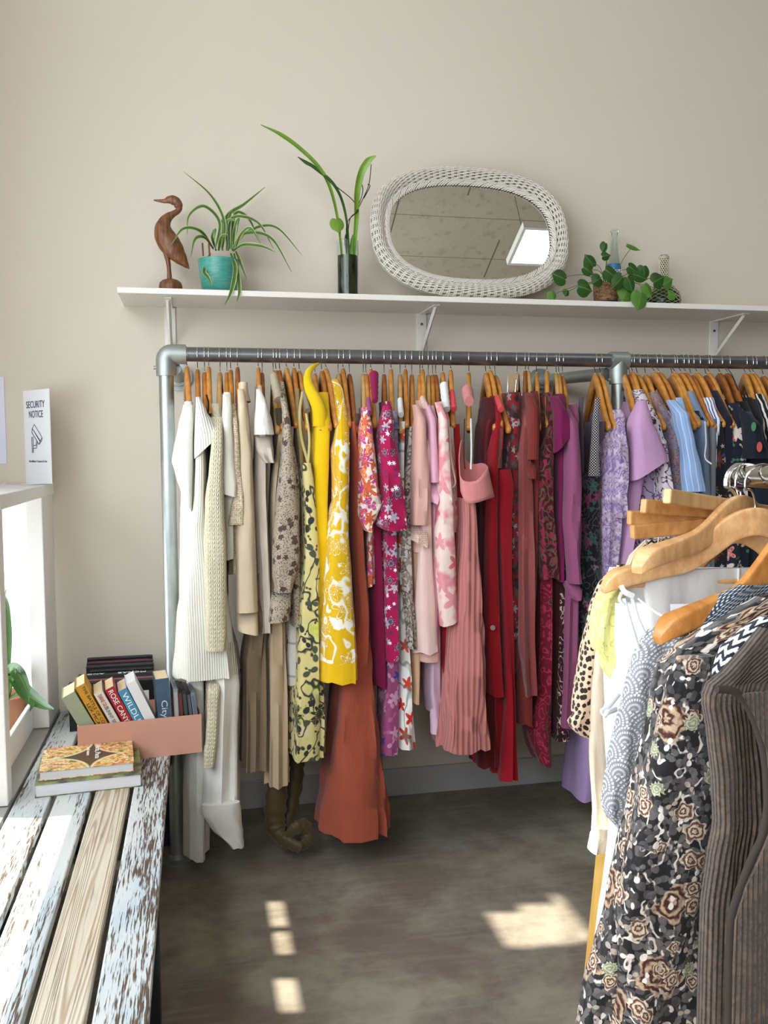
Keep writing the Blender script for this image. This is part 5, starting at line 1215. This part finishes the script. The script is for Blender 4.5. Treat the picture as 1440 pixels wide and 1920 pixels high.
item('paisley_dress', 'crimson paisley dress', 'long crimson paisley dress with a curved dipping hem', 'dress', M_pais2, 1031, 1030, [(850,1014,1030),(1086,1008,1032),(1200,1006,1032),(1300,1002,1032),(1360,990,1031),(1400,1000,1030),(1437,1012,1030)], hang=False, Yf=2.87, hem=.006)
item('magenta_blouse', 'magenta tie blouse', 'magenta cotton blouse with a pointed flounce sleeve', 'blouse', M_mag2, 1043, 1051, [(738,1040,1056),(800,1042,1060),(900,1042,1056),(1000,1040,1056),(1090,1042,1054)], [sleeve([(740,1041,1056),(780,1042,1064),(825,1042,1076)], M_mag2, 2.81, .03, amp=.003, hemz=(-26, 18))], tone=2, stem=.009, Yf=2.86)
item('burgundy_dress', 'burgundy crepe dress', 'dark burgundy crepe dress with a narrow straight hem', 'dress', M_burg, 1048, 1057, [(800,1050,1058),(1000,1040,1052),(1100,1032,1046),(1378,1033,1042)], tone=0, stem=.009, Yf=2.89)
item('brush_dress', 'red and black brush print dress', 'red and black brush print dress left of the orchid dress', 'dress', M_rbw, 1051, 1060, [(850,1052,1062),(1000,1044,1058),(1150,1042,1056),(1300,1040,1054),(1392,1040,1062)], hang=False, Yf=2.88)
item('orchid_dress', 'orchid crepe dress', 'long orchid purple dress with a full sleeve and buttoned cuff', 'dress', M_orch, 1055, 1070, [(758,1066,1076),(800,1065,1080),(900,1061,1086),(1000,1058,1086),(1100,1056,1080),(1250,1052,1078),(1368,1048,1072)], [sleeve([(765,1067,1076),(830,1064,1084),(890,1064,1088),(960,1062,1088),(1030,1066,1085),(1085,1070,1089),(1096,1070,1091)], M_orch, 2.80, .04, amp=.004), sleeve([(1094,1068,1092),(1112,1072,1095),(1126,1080,1088)], M_orch, 2.795, .035, 'cuff', slant=.3)], tone=1, stem=.018, Yf=2.85, amp=.005)
# --- darks, lilacs and blues right of the tee fitting
item('halter_dress', 'black garden print dress', 'black halter dress of white dots over a dark garden print', 'dress', M_dkgar, 1116, 1143, [(890,1094,1124),(950,1090,1124),(1050,1088,1124),(1150,1086,1118),(1300,1088,1116)], [sleeve([(745,1116,1124),(800,1112,1124),(850,1108,1124),(893,1104,1125)], M_dot, 2.84, .012, 'halter_strap', lift=1), sleeve([(745,1086,1092),(850,1088,1094),(893,1088,1096)], M_sheer, 2.98, .02, 'halter_strap', lift=1)], tone=0, stem=.009, bar=True, Yf=2.85, w0=.205)
item('voile_camisole', 'grey mauve voile camisole', 'grey mauve voile camisole inside the black halter straps', 'camisole', M_sheer, 1123, 1148, [(790,1108,1132),(850,1110,1128),(1000,1112,1124)], hang=False, Yf=2.93)
item('paisley_blouse', 'lilac paisley blouse', 'lilac paisley blouse with a frilled sleeve right of the dotted halter dress', 'blouse', M_lpais, 1126, 1155, [(768,1146,1160),(830,1134,1166),(900,1126,1168),(980,1124,1164),(1080,1124,1152),(1200,1122,1150)], [sleeve([(800,1152,1166),(850,1150,1174),(900,1150,1174),(930,1148,1170),(960,1154,1171),(972,1160,1168)], M_lpais, 2.80, .05, amp=.007, lam=.025, lift=1)], tone=0, stem=.009, bar=True, Yf=2.84, amp=.006)
item('lilac_tee', 'lilac wide sleeve top', 'plain lilac top with a wide folded short sleeve', 'top', M_lil, 1167.5, 1200, [(750,1192,1206),(800,1184,1212),(880,1178,1206),(960,1168,1192),(1060,1154,1178),(1200,1150,1176)], [sleeve([(752,1193,1206),(785,1188,1220),(830,1187,1238),(880,1190,1252)], M_lil, 2.78, .05, amp=.004, lam=.05, lift=1, hemz=(-24, 26))], tone=0, stem=.0, Yf=2.84, bl=.14, amp=.004)
item('botanical_blouse', 'white botanical blouse', 'white blouse with fine black botanical drawing, collar towards the lilac top', 'blouse', M_bot, 1186, 1216, [(730,1188,1204),(780,1204,1228),(850,1222,1246),(920,1222,1250),(1000,1220,1252)], [sleeve([(800,1222,1240),(850,1236,1248),(930,1240,1258),(990,1236,1258)], M_bot, 2.80, .05, amp=.004)], tone=0, stem=.0, Yf=2.84)
item('botanical_dress', 'lavender botanical dress', 'lavender botanical dress showing under the lilac sleeve', 'dress', M_bot2, 1181, 1212, [(790,1200,1214),(900,1192,1226),(960,1186,1226),(1100,1184,1226)], tone=1, stem=.009, Yf=2.87, bl=.12)
item('chiffon_blouse', 'muted floral chiffon blouse', 'muted grey floral chiffon blouse left of the striped cotton shirt', 'blouse', M_mute, 1195.5, 1238, [(735,1214,1232),(800,1244,1260),(860,1252,1272),(940,1250,1280),(1050,1246,1280)], tone=0, stem=.009, Yf=2.83, amp=.005)
item('print_scarf_top', 'white scarf print top', 'white scarf print top whose twisted strap rises beside the muted chiffon blouse', 'top', M_bot2, 1211, 1247, [(770,1236,1250),(850,1256,1268),(950,1262,1276)], tone=0, stem=.009, Yf=2.88)
item('navy_blouse', 'dark navy blouse', 'dark navy blouse hidden left of the light blue striped shirt', 'blouse', M_nvy2, 1227, 1275, [(760,1250,1264),(850,1272,1284),(980,1280,1292)], tone=0, stem=.0, Yf=2.90)
item('striped_shirt', 'light blue striped shirt', 'light blue cotton shirt with thin white stripes', 'shirt', M_strp, 1236, 1290, [(745,1262,1274),(790,1268,1286),(850,1276,1296),(950,1282,1306)], [sleeve([(748,1264,1276),(780,1268,1288),(830,1278,1298),(880,1280,1312),(922,1282,1322)], M_strp, 2.79, .05, amp=.002)], tone=1, stem=.0, Yf=2.84, neck=True)
item('dusty_shirt', 'dusty blue shirt', 'dusty blue plain shirt right of the striped shirt', 'shirt', M_blg, 1265, 1312, [(733,1286,1296),(780,1300,1314),(850,1306,1322),(960,1310,1326)], tone=0, stem=.0, Yf=2.845)
item('black_vest', 'black vest', 'black vest between the striped shirt and the dusty blue shirt', 'vest', M_black, 1261, 1304, [(770,1296,1302),(850,1300,1308),(980,1304,1312)], tone=0, stem=.009, Yf=2.88)
item('knit_jumper', 'grey knit top', 'grey knit top with a dangling pale tie beside the dusty blue shirt', 'top', M_gk, 1277, 1327, [(785,1322,1332),(850,1323,1334),(960,1322,1334)], [strap([(1322,790,2.83),(1324,830,2.82),(1322,858,2.81),(1334,870,2.80)], M_shir, 1.6, 2.82, 'tie')], tone=0, stem=.0, Yf=2.86)
item('zebra_top', 'blue zebra top', 'white top with blue zebra stripes wound on its hanger tip', 'top', M_zeb, 1286, 1337, [(745,1316,1332),(775,1326,1336),(850,1328,1338),(960,1328,1338)], tone=1, stem=.0, Yf=2.87)
item('sunflower_dress', 'black sunflower dress', 'black dress printed with dim sunflowers and blue flowers', 'dress', M_sun, 1296, 1342, [(790,1332,1346),(850,1332,1352),(960,1330,1358)], tone=1, stem=.009, Yf=2.86)
item('plum_top', 'dark plum top', 'dark plum top pulled over its broad hanger', 'top', M_nvy, 1307.5, 1358, [(732,1328,1342),(770,1340,1356),(850,1346,1362),(960,1348,1364)], tone=0, stem=.0, Yf=2.86)
item('coral_dress', 'navy coral floral dress', 'navy dress with coral and white flowers', 'dress', M_nvco, 1329.5, 1376, [(755,1364,1376),(800,1366,1384),(850,1362,1392),(920,1358,1398),(1000,1358,1402)], tone=0, stem=.0, Yf=2.84, amp=.006)
item('navy_cardigan', 'ink navy cardigan', 'ink navy cardigan sleeve right of the coral floral dress', 'cardigan', M_nvy2, 1324.5, 1372, [(765,1372,1382),(820,1378,1390),(900,1382,1396)], tone=3, stem=.009, Yf=2.88)
item('black_blouse', 'black crepe blouse', 'black crepe blouse under the darker brown hanger near the right edge', 'blouse', M_blk2, 1350, 1392, [(752,1380,1392),(830,1390,1404),(960,1394,1412)], tone=3, stem=.0, Yf=2.85)
item('black_jacket', 'ink black jacket', 'ink black jacket with a looped cord on its hanger near the right edge', 'jacket', M_blk2, 1364, 1410, [(745,1390,1404),(830,1398,1412),(960,1404,1420)], [strap([(1364,690,3.05),(1374,706,3.0),(1384,732,2.96)], M_black, 1.5, 3.0, 'cord_loop')], tone=3, stem=.0, Yf=2.87)
item('navy_tee', 'navy badge tee', 'navy tee with embroidered green and red badges', 'top', M_nvy2, 1397.5, 1430, [(748,1398,1412),(800,1404,1422),(860,1402,1440)], [sleeve([(770,1404,1416),(820,1402,1424),(860,1400,1442)], M_nvy2, 2.79, .05), lambda r: MB().tube([at(1413, 800, Y=2.784), at(1413, 800, Y=2.778)], .016, 20, sx=.5, ref=(1, 0, 0)).build('green_badge', plain('green thread', '#3f7a4e', .8), r), lambda r: MB().tube([at(1424, 838, Y=2.784), at(1424, 838, Y=2.776)], .018, 20, sx=.5, ref=(1, 0, 0)).build('red_badge', plain('red thread', '#b14a42', .8), r)], tone=0, stem=.0, Yf=2.84)
item('brush_blouse', 'black and white brush stripe blouse', 'black blouse with white brush stripes at the right end of the rail', 'blouse', M_zbw, 1407.5, 1452, [(738,1412,1426),(780,1420,1442),(860,1426,1456),(960,1426,1460)], tone=0, stem=.0, Yf=2.84)
item('dark_dress', 'charcoal dress', 'charcoal dress cut by the right edge of the photo', 'dress', M_blk2, 1414, 1460, [(770,1440,1452),(900,1448,1468),(1000,1450,1475)], tone=0, stem=.0, Yf=2.88)
item('dark_shirt', 'slate shirt', 'slate shirt on the last hanger at the right edge', 'shirt', M_nvy2, 1432, 1480, [(760,1452,1466),(900,1464,1484),(1000,1470,1490)], tone=1, stem=.009, Yf=2.88)
item('long_lavender_dress', 'long lavender dress', 'long lavender dress whose smooth hem shows low beside the leopard blouse', 'dress', M_lil2, 1140, 1150, [(900,1146,1166),(1200,1100,1150),(1350,1090,1140),(1430,1088,1130),(1503,1082,1118)], hang=False, Yf=2.87, amp=.006, lam=.07, bl=.14)

# trailing olive scarf trousers that reach the floor
r = empty('satin_trousers', at(535, 1600, Y=3.02), 'olive satin trousers whose knotted leg ends trail on the floor', 'trousers', G_); used.add('olive')
def olv(pts, rad, nm):
    P = spline([at(x, y, Y=Y) for x, y, Y in pts], 7); R = [interp(list(range(len(rad))), rad, i/7)*3.0/FPX*(1 + .10*math.sin(i*1.9) + .06*math.sin(i*.8 + 1)) for i in range(len(P))]
    MB().tube(P, R, 18, True, .55, (0, 1, 0)).build(nm, M_olive, r, True)
olv([(524,1200,3.08),(520,1400,3.05),(518,1490,3.03),(516,1540,3.02),(524,1566,3.0),(545,1582,2.97),(565,1590,2.95)], [16,20,21,20,15,12,9], 'trouser_leg')
olv([(552,1200,3.14),(556,1400,3.12),(556,1450,3.1),(548,1510,3.08),(540,1548,3.05),(550,1566,3.03)], [14,15,15,13,11,10], 'trouser_leg')
olv([(538,1568,2.98),(552,1556,2.97),(566,1548,2.98),(576,1560,2.99),(576,1578,2.98),(562,1588,2.96)], [8,12,14,14,12,8], 'knotted_hem')
# ------------------------------------------------------------------ near rack at the right
RX, RZ, RYE = .80, 1.358, 1.212
WOOD_L = mat_wood('pale beech', '#b98c58', '#d8b27e', (40, 40, 8), .4); HB = mat_hanger('light hanger wood', '#c48f58', '#e2b683'); HB2 = mat_hanger('tan hanger wood', '#a3713b', '#c4915a'); HB3 = mat_hanger('orange hanger wood', '#a0632a', '#c98a48')
TIM = mat_wood('yellow pine', '#b98a3c', '#d9ae5e', (40, 40, 6), .5)
nr_ = empty('garment_rack', (RX, .6, 0), 'chrome rail rack with timber legs at the right front, packed with garments', 'clothes rack')
CHR2 = plain('polished chrome tube', '#a8a39b', .12, 1.)
MB().tube([(RX, -.35, RZ), (RX, RYE, RZ)], .0165, 24).build('rail', CHR2, nr_, True)
MB().tube([(RX, RYE, RZ), (RX, RYE + .004, RZ)], .0125, 20).build('end_cap', plain('dark cap', '#3a3733', .4), nr_, True)
for sx_ in (-1, 1):
    for yy in (1.335, -.30):
        MB().tube([(RX + sx_*.117, yy, 1.02), (RX + sx_*.215, yy, .0)], .021, 4, ref=(0, 1, 0)).build('timber_leg', TIM, nr_, bevel=.003)
    MB().tube([(RX + sx_*.205, 1.335, .1), (RX + sx_*.205, -.30, .1)], .02, 4).build('side_beam', TIM, nr_, bevel=.003)
MB().tube([(RX - .2, .70, .1), (RX + .2, .70, .1)], .02, 4).build('cross_beam', TIM, nr_, bevel=.003)
MB().tube([(RX, .70, .1), (RX, .70, RZ - .012)], .016, 20).build('upright', CHR2, nr_, True)

def aim(L, hz, off, tip_px, half, yb=0.):
    """point of the hanger tip: on the view line of tip_px, half away from the hump"""
    best = None
    for k in range(160):
        Y = .8 + k*.004; t = at(tip_px[0], tip_px[1], Y=Y); h = math.hypot(t.x - L.x, t.y - L.y) - off
        e = abs(h - half) + .08*abs(t.y - L.y - yb)
        if best is None or e < best[0]: best = (e, t)
    return best[1]
def hook_mesh(L, d, c, R=.026):
    hk = MB()
    P = [c + Vector((0, 0, -.006)), c + Vector((0, 0, .008)), L + d*.019 + Vector((0, 0, -R*.8))] + [L + d*(R*math.cos(a) + .004) + Vector((0, 0, R*math.sin(a) - .0085)) for a in [math.radians(-18 + 215*i/18) for i in range(19)]]
    return hk.tube(spline(P, 4), .0019, 8)
def curved_hanger(loc, tip_px, label, mat, sink, bar=False, half=.212, yb=0., slim=False):
    """suit hanger on the rail point loc; its near arm ends where tip_px shows it"""
    assert label not in used; used.add(label)
    r = empty('suit_hanger', loc, label, 'hanger', 'hangers on the near rack'); L = Vector(loc)
    tip = aim(L, 0, .014, tip_px, half, yb); d = tip - L; d.z = 0; d.normalize(); nrm = Vector((-d.y, d.x, 0))
    d = tip + nrm*(0 if slim else .032) - L; d.z = 0; half_ = d.length; d.normalize(); nrm = Vector((-d.y, d.x, 0))
    hump = L + d*.014 + Vector((0, 0, -sink)); half = half_ - .014; drop = hump.z - tip.z - .030
    mb = MB(); n = 20; cl = []; N = 30
    sm = lambda q: max(0., min(1., q))**2*(3 - 2*max(0., min(1., q)))
    for i in range(-N, N+1):
        s = abs(i)/N; cl.append((math.copysign(half*s, i), -drop*(.52*sm(s/.52) + .48*max(0., (s - .18)/.82)**1.1)))
    vs = []; m_ = len(cl)
    for i, (u, z) in enumerate(cl):
        a, b = cl[max(0, i-1)], cl[min(m_-1, i+1)]; t = Vector((b[0]-a[0], b[1]-a[1])).normalized(); pn = (-t.y, t.x)
        s = abs(i - N)/N; end = max(0., (s - .9)/.1)
        hh = lerp(.0205, .0135, min(1, s*1.5)) * (1 - .62*end**2); th = lerp(.0062, .0150, sm((s - .35)/.6)) * (1 - .45*end**2)
        bow = 0 if slim else .020*s*s + .012*s
        if slim: th = .006
        for k in range(n):
            g = 2*PI*k/n + PI/4; c_, s_ = math.cos(g), math.sin(g); c_ = math.copysign(abs(c_)**.28, c_); s_ = math.copysign(abs(s_)**.28, s_)
            vs.append(hump + d*(u + pn[0]*hh*s_) + Vector((0, 0, z - .018 + pn[1]*hh*s_ - .012*end*end)) + nrm*(th*c_ - bow))
    mb.add(vs, [(i*n+k, i*n+(k+1)%n, (i+1)*n+(k+1)%n, (i+1)*n+k) for i in range(m_-1) for k in range(n)] + [tuple(range(n))[::-1], tuple((m_-1)*n+k for k in range(n))])
    mb.build('arms', mat, r, True)
    hook_mesh(L, d, hump).build('hook', CHROME, r, True)
    if bar:
        zb = -drop - .022
        MB().tube([hump + d*(half*.9*q) + nrm*(-.028) + Vector((0, 0, zb)) for q in (-1, 1)], .0058, 10).build('trouser_bar', mat, r, True)
    return r
def bar_hanger(loc, tip_px, label, mat, sink, clips=False):
    """straight trouser hanger: flat wooden bar"""
    assert label not in used; used.add(label)
    L = Vector(loc); tip = aim(L, 0, 0, tip_px, .185); c = L + Vector((0, 0, -sink)); dz = (tip - c).normalized(); half = (tip - c).length
    d = Vector((dz.x, dz.y, 0)).normalized(); nrm = Vector((-d.y, d.x, 0)); up = dz.cross(nrm); up = up if up.z > 0 else -up
    r = empty('trouser_hanger', loc, label, 'hanger', 'hangers on the near rack')
    M = Matrix(((dz.x, nrm.x, up.x, c.x), (dz.y, nrm.y, up.y, c.y), (dz.z, nrm.z, up.z, c.z), (0, 0, 0, 1)))
    MB().box((-half, -.0065, -.0105), (half, .0065, .0105), M).build('bar', mat, r, bevel=.0025)
    hook_mesh(L, d, c + Vector((0, 0, .008))).build('hook', CHROME, r, True)
    if clips:
        for u in (half*.80, -half*.80):
            q = MB(); a = c + dz*u - up*.010
            q.tube([a - dz*.006, a - dz*.004 - up*.030, a + dz*.004 - up*.036], .0016, 6); q.tube([a + dz*.014 - up*.004, a + dz*.012 - up*.03], .0014, 6); q.build('clip', CHROME, r)
    return r

def panel(name, label, cat, mat, rows, Y0, parts=(), thick=.03, width=.44, amp=.008, lam=.07, yaw=0., neckx=None, hem=.006, phase=0., group='garments on the near rack', wl=None):
    """garment hanging across the view: rows = (photo y, left edge px[, right edge px]) on the plane Y0"""
    assert label not in used, label; used.add(label)
    rw = []
    for r_ in rows:
        a = at(r_[1], r_[0], Y=Y0); xr = at(r_[2], r_[0], Y=Y0).x if len(r_) > 2 else max(a.x + .08, 2*RX - a.x)
        rw.append((a.z, a.x, xr))
    zs = [-q[0] for q in rw]; z0, z1 = rw[0][0], rw[-1][0]; nr = max(8, int((z0 - z1)/.012)); n = 72; loops = []
    for i in range(nr + 1):
        g = i/nr; z = lerp(z0, z1, g); xl, xr = interp(zs, [q[1] for q in rw], -z), interp(zs, [q[2] for q in rw], -z)
        xc, hw = (xl + xr)/2, (xr - xl)/2; lp = []; t = thick*min(1., .45 + g*3)
        for k in range(n):
            th = 2*PI*k/n; c_, s_ = math.cos(th), math.sin(th)
            x = xc - hw*math.copysign(abs(c_)**.85, c_); sd = math.copysign(abs(s_)**.5, s_)
            f = amp*(.25 + .75*g)*(math.sin(2*PI*(x + .25*(z0 - z)*math.sin(phase))/lam + phase + math.sin(z*4 + phase)) + .4*math.sin(2*PI*x/(lam*.37) + z*9 + phase))
            cr = .0035*mnoise.noise(Vector((x*14, z*7, phase*3)))*2
            y = Y0 + t - sd*t*1.0 - f*abs(sd) + cr + (x - .55)*yaw
            lp.append((x, y, z + (hem*math.sin(x*60 + phase) if i == nr else 0)))
        loops.append(lp)
    mb = MB(); mb.loft(loops, captop=False)
    base = Vector(((rw[0][1] + rw[0][2])/2, Y0, z0))
    if parts:
        r = empty(name, base, label, cat, group); mb.build('body', mat, r, True)
        for p in parts: p(r)
        return r
    return mb.build(name, mat, None, True, loc=base, label=label, cat=cat, group=group)

N_leo = F('leopard spot viscose', '#c9ae93', [('spot', 100, .36, 0, '#1d1714', '#2a201b')], vary=.06)
N_beige = F('sand linen', '#c9b8a2', vary=.12, weave=.5); N_beige2 = F('sand rib waistband', '#cbb69c', [('rib', .006, .3)]); N_wt = F('white denim', '#eceaea'); N_wtshade = F('shade grey inside of white trousers', '#cdc9c4')
N_yel = F('lemon broderie', '#ddd98c', [('spot', 130, .2, 5, '#9b9650', '#a8a35c', None, .35), ('lines', 30, 22, .1, '#c5c06c')], weave=.5); N_wd = F('white cotton', '#eef0f6', vary=.04)
N_lace = F('silver grey lace', '#85868c', [('scallop', 22, '#d9d9de')], weave=.3, metal=1); N_tw = F('blue grey tweed', '#2b333d', [('tweed', 200, '#b8bec4')], vary=.1)
N_jk = F('dark tapestry floral', '#1b191b', [('fl', 44, .62, 2, '#565150', '#464241', None, .95), ('fl', 50, .60, 2, '#5c5756', '#3e3a39', None, .8), ('fl', 60, .55, 2, '#4b4746', '#625d5b', None, .6), ('sprig', 40, 30, .22, '#cfc4b8'), ('bloom', 20, .52, 5, '#43201a', '#b0967b', .5), ('bloom', 34, .46, 5, '#5e3a2e', '#c9b9a3', .4), ('fl', 58, .5, 2, '#d8cfc4', '#a5968a', None, .22), ('bloom', 26, .32, 11, '#7f8268', '#b5b698', .16)], weave=.9)
N_zig = F('black white missoni knit', '#d9dade', [('zig', .012, '#1c2026')], vary=.1); N_kn = F('mushroom knit', '#62544a', [('rib', .0058, .62), ('blot', 230, .52, .12, '#4a3d33'), ('blot', 60, .6, .1, '#6b5847')], vary=.3, weave=.7); N_pat = F('maze print', '#e0dcd2', [('zig', .008, '#1f2022')])

# hooks and hangers, farthest first
bar_hanger((RX, 1.208, RZ), (1250, 930), 'pale straight trouser hanger, topmost of the four flat bars', WOOD_L, .048)
bar_hanger((RX, 1.203, RZ), (1205, 949), 'tan straight trouser hanger second from the top of the flat bars', HB2, .056)
bar_hanger((RX, 1.198, RZ), (1178, 971), 'tan straight trouser hanger third from the top of the flat bars', HB2, .062)
bar_hanger((RX, 1.193, RZ), (1184, 998), 'tan straight clip hanger, lowest of the four flat bars, holding the maze print cloth', HB2, .068, clips=True)
curved_hanger((RX, 1.190, RZ), (1198, 1068), 'rearmost curved suit hanger carrying the lemon blouse', HB, .030, yb=.05)
curved_hanger((RX, 1.180, RZ), (1160, 1132), 'lower curved suit hanger with a round bar just behind the front pale one', HB2, .062, bar=True, yb=.09)
curved_hanger((RX, 1.145, RZ), (1136, 1106), 'front pale curved suit hanger with a white strap looped on its tip', HB, .046, bar=True)
curved_hanger((RX, 1.035, RZ), (1238, 1200), 'orange wood suit hanger carrying the tweed waistcoat', HB3, .050, bar=True)
curved_hanger((RX, .973, RZ), (1385, 1225), 'suit hanger hidden inside the dark floral jacket', HB3, .085, half=.15, slim=True)
curved_hanger((RX, .873, RZ), (1440, 1262), 'suit hanger hidden in the mushroom knit cardigan', HB3, .085, half=.14, slim=True)

def psleeve(rows, mat, Y0, ds=.03, nm='sleeve', amp=.004, lam=.03, slant=0):
    return sleeve(rows, mat, Y0, ds, nm, amp, lam, 1, slant)
panel('leopard_blouse', 'leopard spot blouse with a gathered long sleeve, farthest on the near rack', 'blouse', N_leo, [(1060,1160,1250),(1095,1130,1280),(1150,1114,1300),(1230,1096,1300),(1300,1084,1280),(1345,1084,1250)], 1.315,
      [psleeve([(1130,1120,1150),(1200,1102,1150),(1280,1085,1146),(1325,1078,1140),(1340,1079,1136)], N_leo, 1.30, .02), psleeve([(1338,1078,1138),(1358,1070,1128),(1376,1080,1122),(1392,1105,1120)], N_leo, 1.298, .02, 'cuff', .006, .02)], thick=.015, amp=.003)
panel('sand_trousers', 'sand linen trousers with a gathered elastic cuff beside the leopard blouse', 'trousers', N_beige, [(1140,1140,1240),(1240,1127,1230),(1312,1121,1220),(1425,1116,1210),(1530,1121,1200),(1560,1119,1190)], 1.272, [psleeve([(1555,1119,1160),(1578,1115,1162),(1603,1111,1158)], N_beige, 1.265, .02, 'cuff', .004, .015)], thick=.015, amp=.005)
panel('ribbed_skirt', 'sand skirt with a ribbed waistband hung below the flat hangers', 'skirt', N_beige2, [(1012,1212,1330),(1040,1186,1330),(1090,1172,1330),(1200,1172,1320),(1320,1176,1300)], 1.262, thick=.012, amp=.003)
panel('maze_cloth', 'black and white maze print waistband gripped by a hanger clip', 'skirt', N_pat, [(1012,1212,1243),(1047,1214,1243),(1120,1216,1260)], 1.212, thick=.006, amp=.001)
panel('white_trousers', 'white denim trousers with a belt loop waistband behind the front pale hanger', 'trousers', N_wt, [(1062,1138,1440),(1085,1134,1440),(1130,1130,1440),(1250,1132,1430),(1400,1138,1420)], 1.25, [lambda r: MB().box(tuple(at(1381,1100,Y=1.172)), tuple(at(1387,1066,Y=1.167))).build('belt_loop', N_wt, r)], thick=.012, amp=.003, yaw=-.3)
panel('shaded_trouser_back', 'shade grey inside of white trousers folded behind the tweed waistcoat', 'trousers', N_wtshade, [(1072,1215,1450),(1100,1215,1450),(1190,1225,1440)], 1.17, thick=.01, amp=.003)  # grey colour stands for shade on the inside back of the white trousers
panel('lemon_blouse', 'lemon yellow embroidered blouse with a short puffed sleeve', 'blouse', N_yel, [(1078,1164,1260),(1120,1150,1270),(1200,1146,1270),(1275,1152,1260)], 1.232,
      [psleeve([(1090,1152,1178),(1125,1128,1160),(1170,1120,1156),(1205,1119,1156),(1225,1124,1158)], N_yel, 1.21, .025, amp=.006, lam=.025), psleeve([(1222,1124,1158),(1245,1136,1162),(1268,1142,1164),(1290,1158,1166)], N_yel, 1.208, .025, 'cuff', .005, .02)], thick=.015, amp=.006)
panel('white_dress', 'long white dress with thin straps and a bow tied at its side', 'dress', N_wd, [(1130,1153,1420),(1180,1155,1420),(1250,1160,1420),(1300,1152,1400),(1340,1140,1400),(1400,1143,1400),(1480,1148,1400),(1560,1147,1380),(1650,1140,1380),(1740,1131,1360),(1842,1120,1330)], 1.20,
      [strap([(1165,1098,1.120),(1172,1110,1.115),(1188,1118,1.115)], N_wd, 6, 1.1), strap([(1170,1122,1.120),(1180,1160,1.110),(1198,1220,1.105)], N_wd, 4.5, 1.1), strap([(1186,1122,1.120),(1196,1160,1.110),(1210,1190,1.105)], N_wd, 4.5, 1.1), strap([(1196,1122,1.120),(1225,1145,1.110),(1250,1160,1.100)], N_wd, 2.2, 1.1), strap([(1165,1112,1.120),(1162,1124,1.115),(1170,1134,1.115)], N_wd, 4, 1.1),
       strap([(1160,1300,1.100),(1140,1325,1.095),(1127,1336,1.090)], N_wd, 7, 1.08, 'side_tie'), strap([(1156,1330,1.100),(1140,1336,1.090),(1132,1344,1.090)], N_wd, 6, 1.08, 'side_tie')], thick=.02, amp=.008, lam=.09, phase=1., yaw=-.25)
panel('lace_dress', 'silver grey scalloped lace dress in front of the white dress', 'dress', N_lace, [(1164,1250,1290),(1185,1218,1320),(1230,1200,1330),(1300,1183,1330),(1370,1168,1310),(1440,1156,1290),(1490,1147,1270),(1520,1143,1250),(1545,1152,1225),(1562,1178,1196)], 1.10, thick=.022, amp=.007, lam=.06, phase=2., yaw=-.15)
panel('tweed_waistcoat', 'blue grey tweed waistcoat over the orange wood hanger', 'waistcoat', N_tw, [(1098,1395,1470),(1120,1360,1480),(1150,1330,1490),(1180,1300,1490),(1300,1290,1480)], 1.005, thick=.018, amp=.002)
panel('tapestry_jacket', 'dark floral tapestry jacket, the large patterned garment at the lower right', 'jacket', N_jk, [(1122,1436,1500),(1150,1392,1520),(1190,1330,1540),(1225,1290,1540),(1260,1262,1520),(1340,1246,1500),(1420,1226,1490),(1530,1202,1470),(1600,1183,1450),(1700,1160,1430),(1800,1137,1420),(1900,1112,1410),(1990,1095,1400)], .96,
      [psleeve([(1235,1268,1330),(1290,1250,1336),(1380,1238,1338),(1500,1214,1338),(1620,1188,1332),(1740,1166,1322),(1860,1160,1318),(1990,1150,1310)], N_jk, .935, .03, amp=.006, lam=.08)], thick=.03, amp=.012, lam=.10, phase=.5)
panel('zigzag_knit', 'black and white zigzag knit jumper between the floral jacket and the mushroom cardigan', 'jumper', N_zig, [(1160,1440,1480),(1190,1408,1500),(1230,1376,1510),(1265,1362,1520),(1300,1360,1520),(1500,1362,1500)], .90, thick=.02, amp=.003)
def cardigan():
    label = 'mushroom brown knit cardigan with a ribbed edge at the right edge of the photo'
    Y0 = .86
    def arm(r):
        P = spline([at(x, y, Y=Y0 - .056) for x, y in [(1344,1292),(1375,1296),(1398,1318),(1418,1360),(1434,1420),(1440,1490),(1432,1560),(1410,1610),(1392,1655),(1372,1720),(1368,1800),(1366,1960)]], 6)
        MB().tube(P, .0042, 10).build('ribbed_armhole_edge', plain('brown rib', '#352d28', .95), r, True)
    def over(r):
        rowsL = [(1300,1385),(1340,1408),(1400,1430),(1490,1440),(1560,1434),(1620,1410),(1655,1392),(1720,1372),(1800,1368),(1960,1366)]
        vs, uv = [], []; n = 12
        for y, x in [(lerp(rowsL[i][0], rowsL[i+1][0], k/5), lerp(rowsL[i][1], rowsL[i+1][1], k/5)) for i in range(len(rowsL)-1) for k in range(5)]:
            a = at(x, y, Y=Y0 - .055)
            for k in range(n):
                q = k/(n-1); vs.append((a.x + .22*q, Y0 - .055 - .03*math.sin(q*PI*.5) + .006*math.sin(q*14 + a.z*5), a.z)); uv.append((a.x + .22*q, a.z))
        m_ = len(vs)//n; mb = MB(); mb.add(vs, [(i*n+k, i*n+k+1, (i+1)*n+k+1, (i+1)*n+k) for i in range(m_-1) for k in range(n-1)], uv)
        mb.build('front_panel', N_kn, r, True, solid=.004)
    panel('knit_cardigan', label, 'cardigan', N_kn, [(1180,1440,1500),(1225,1408,1530),(1262,1372,1560),(1292,1340,1560),(1315,1335,1560),(1380,1345,1560),(1480,1356,1560),(1560,1360,1560),(1620,1350,1560),(1720,1338,1560),(1850,1332,1560),(1990,1328,1560)], Y0, [arm, over], thick=.02, amp=.004, lam=.05)
cardigan()
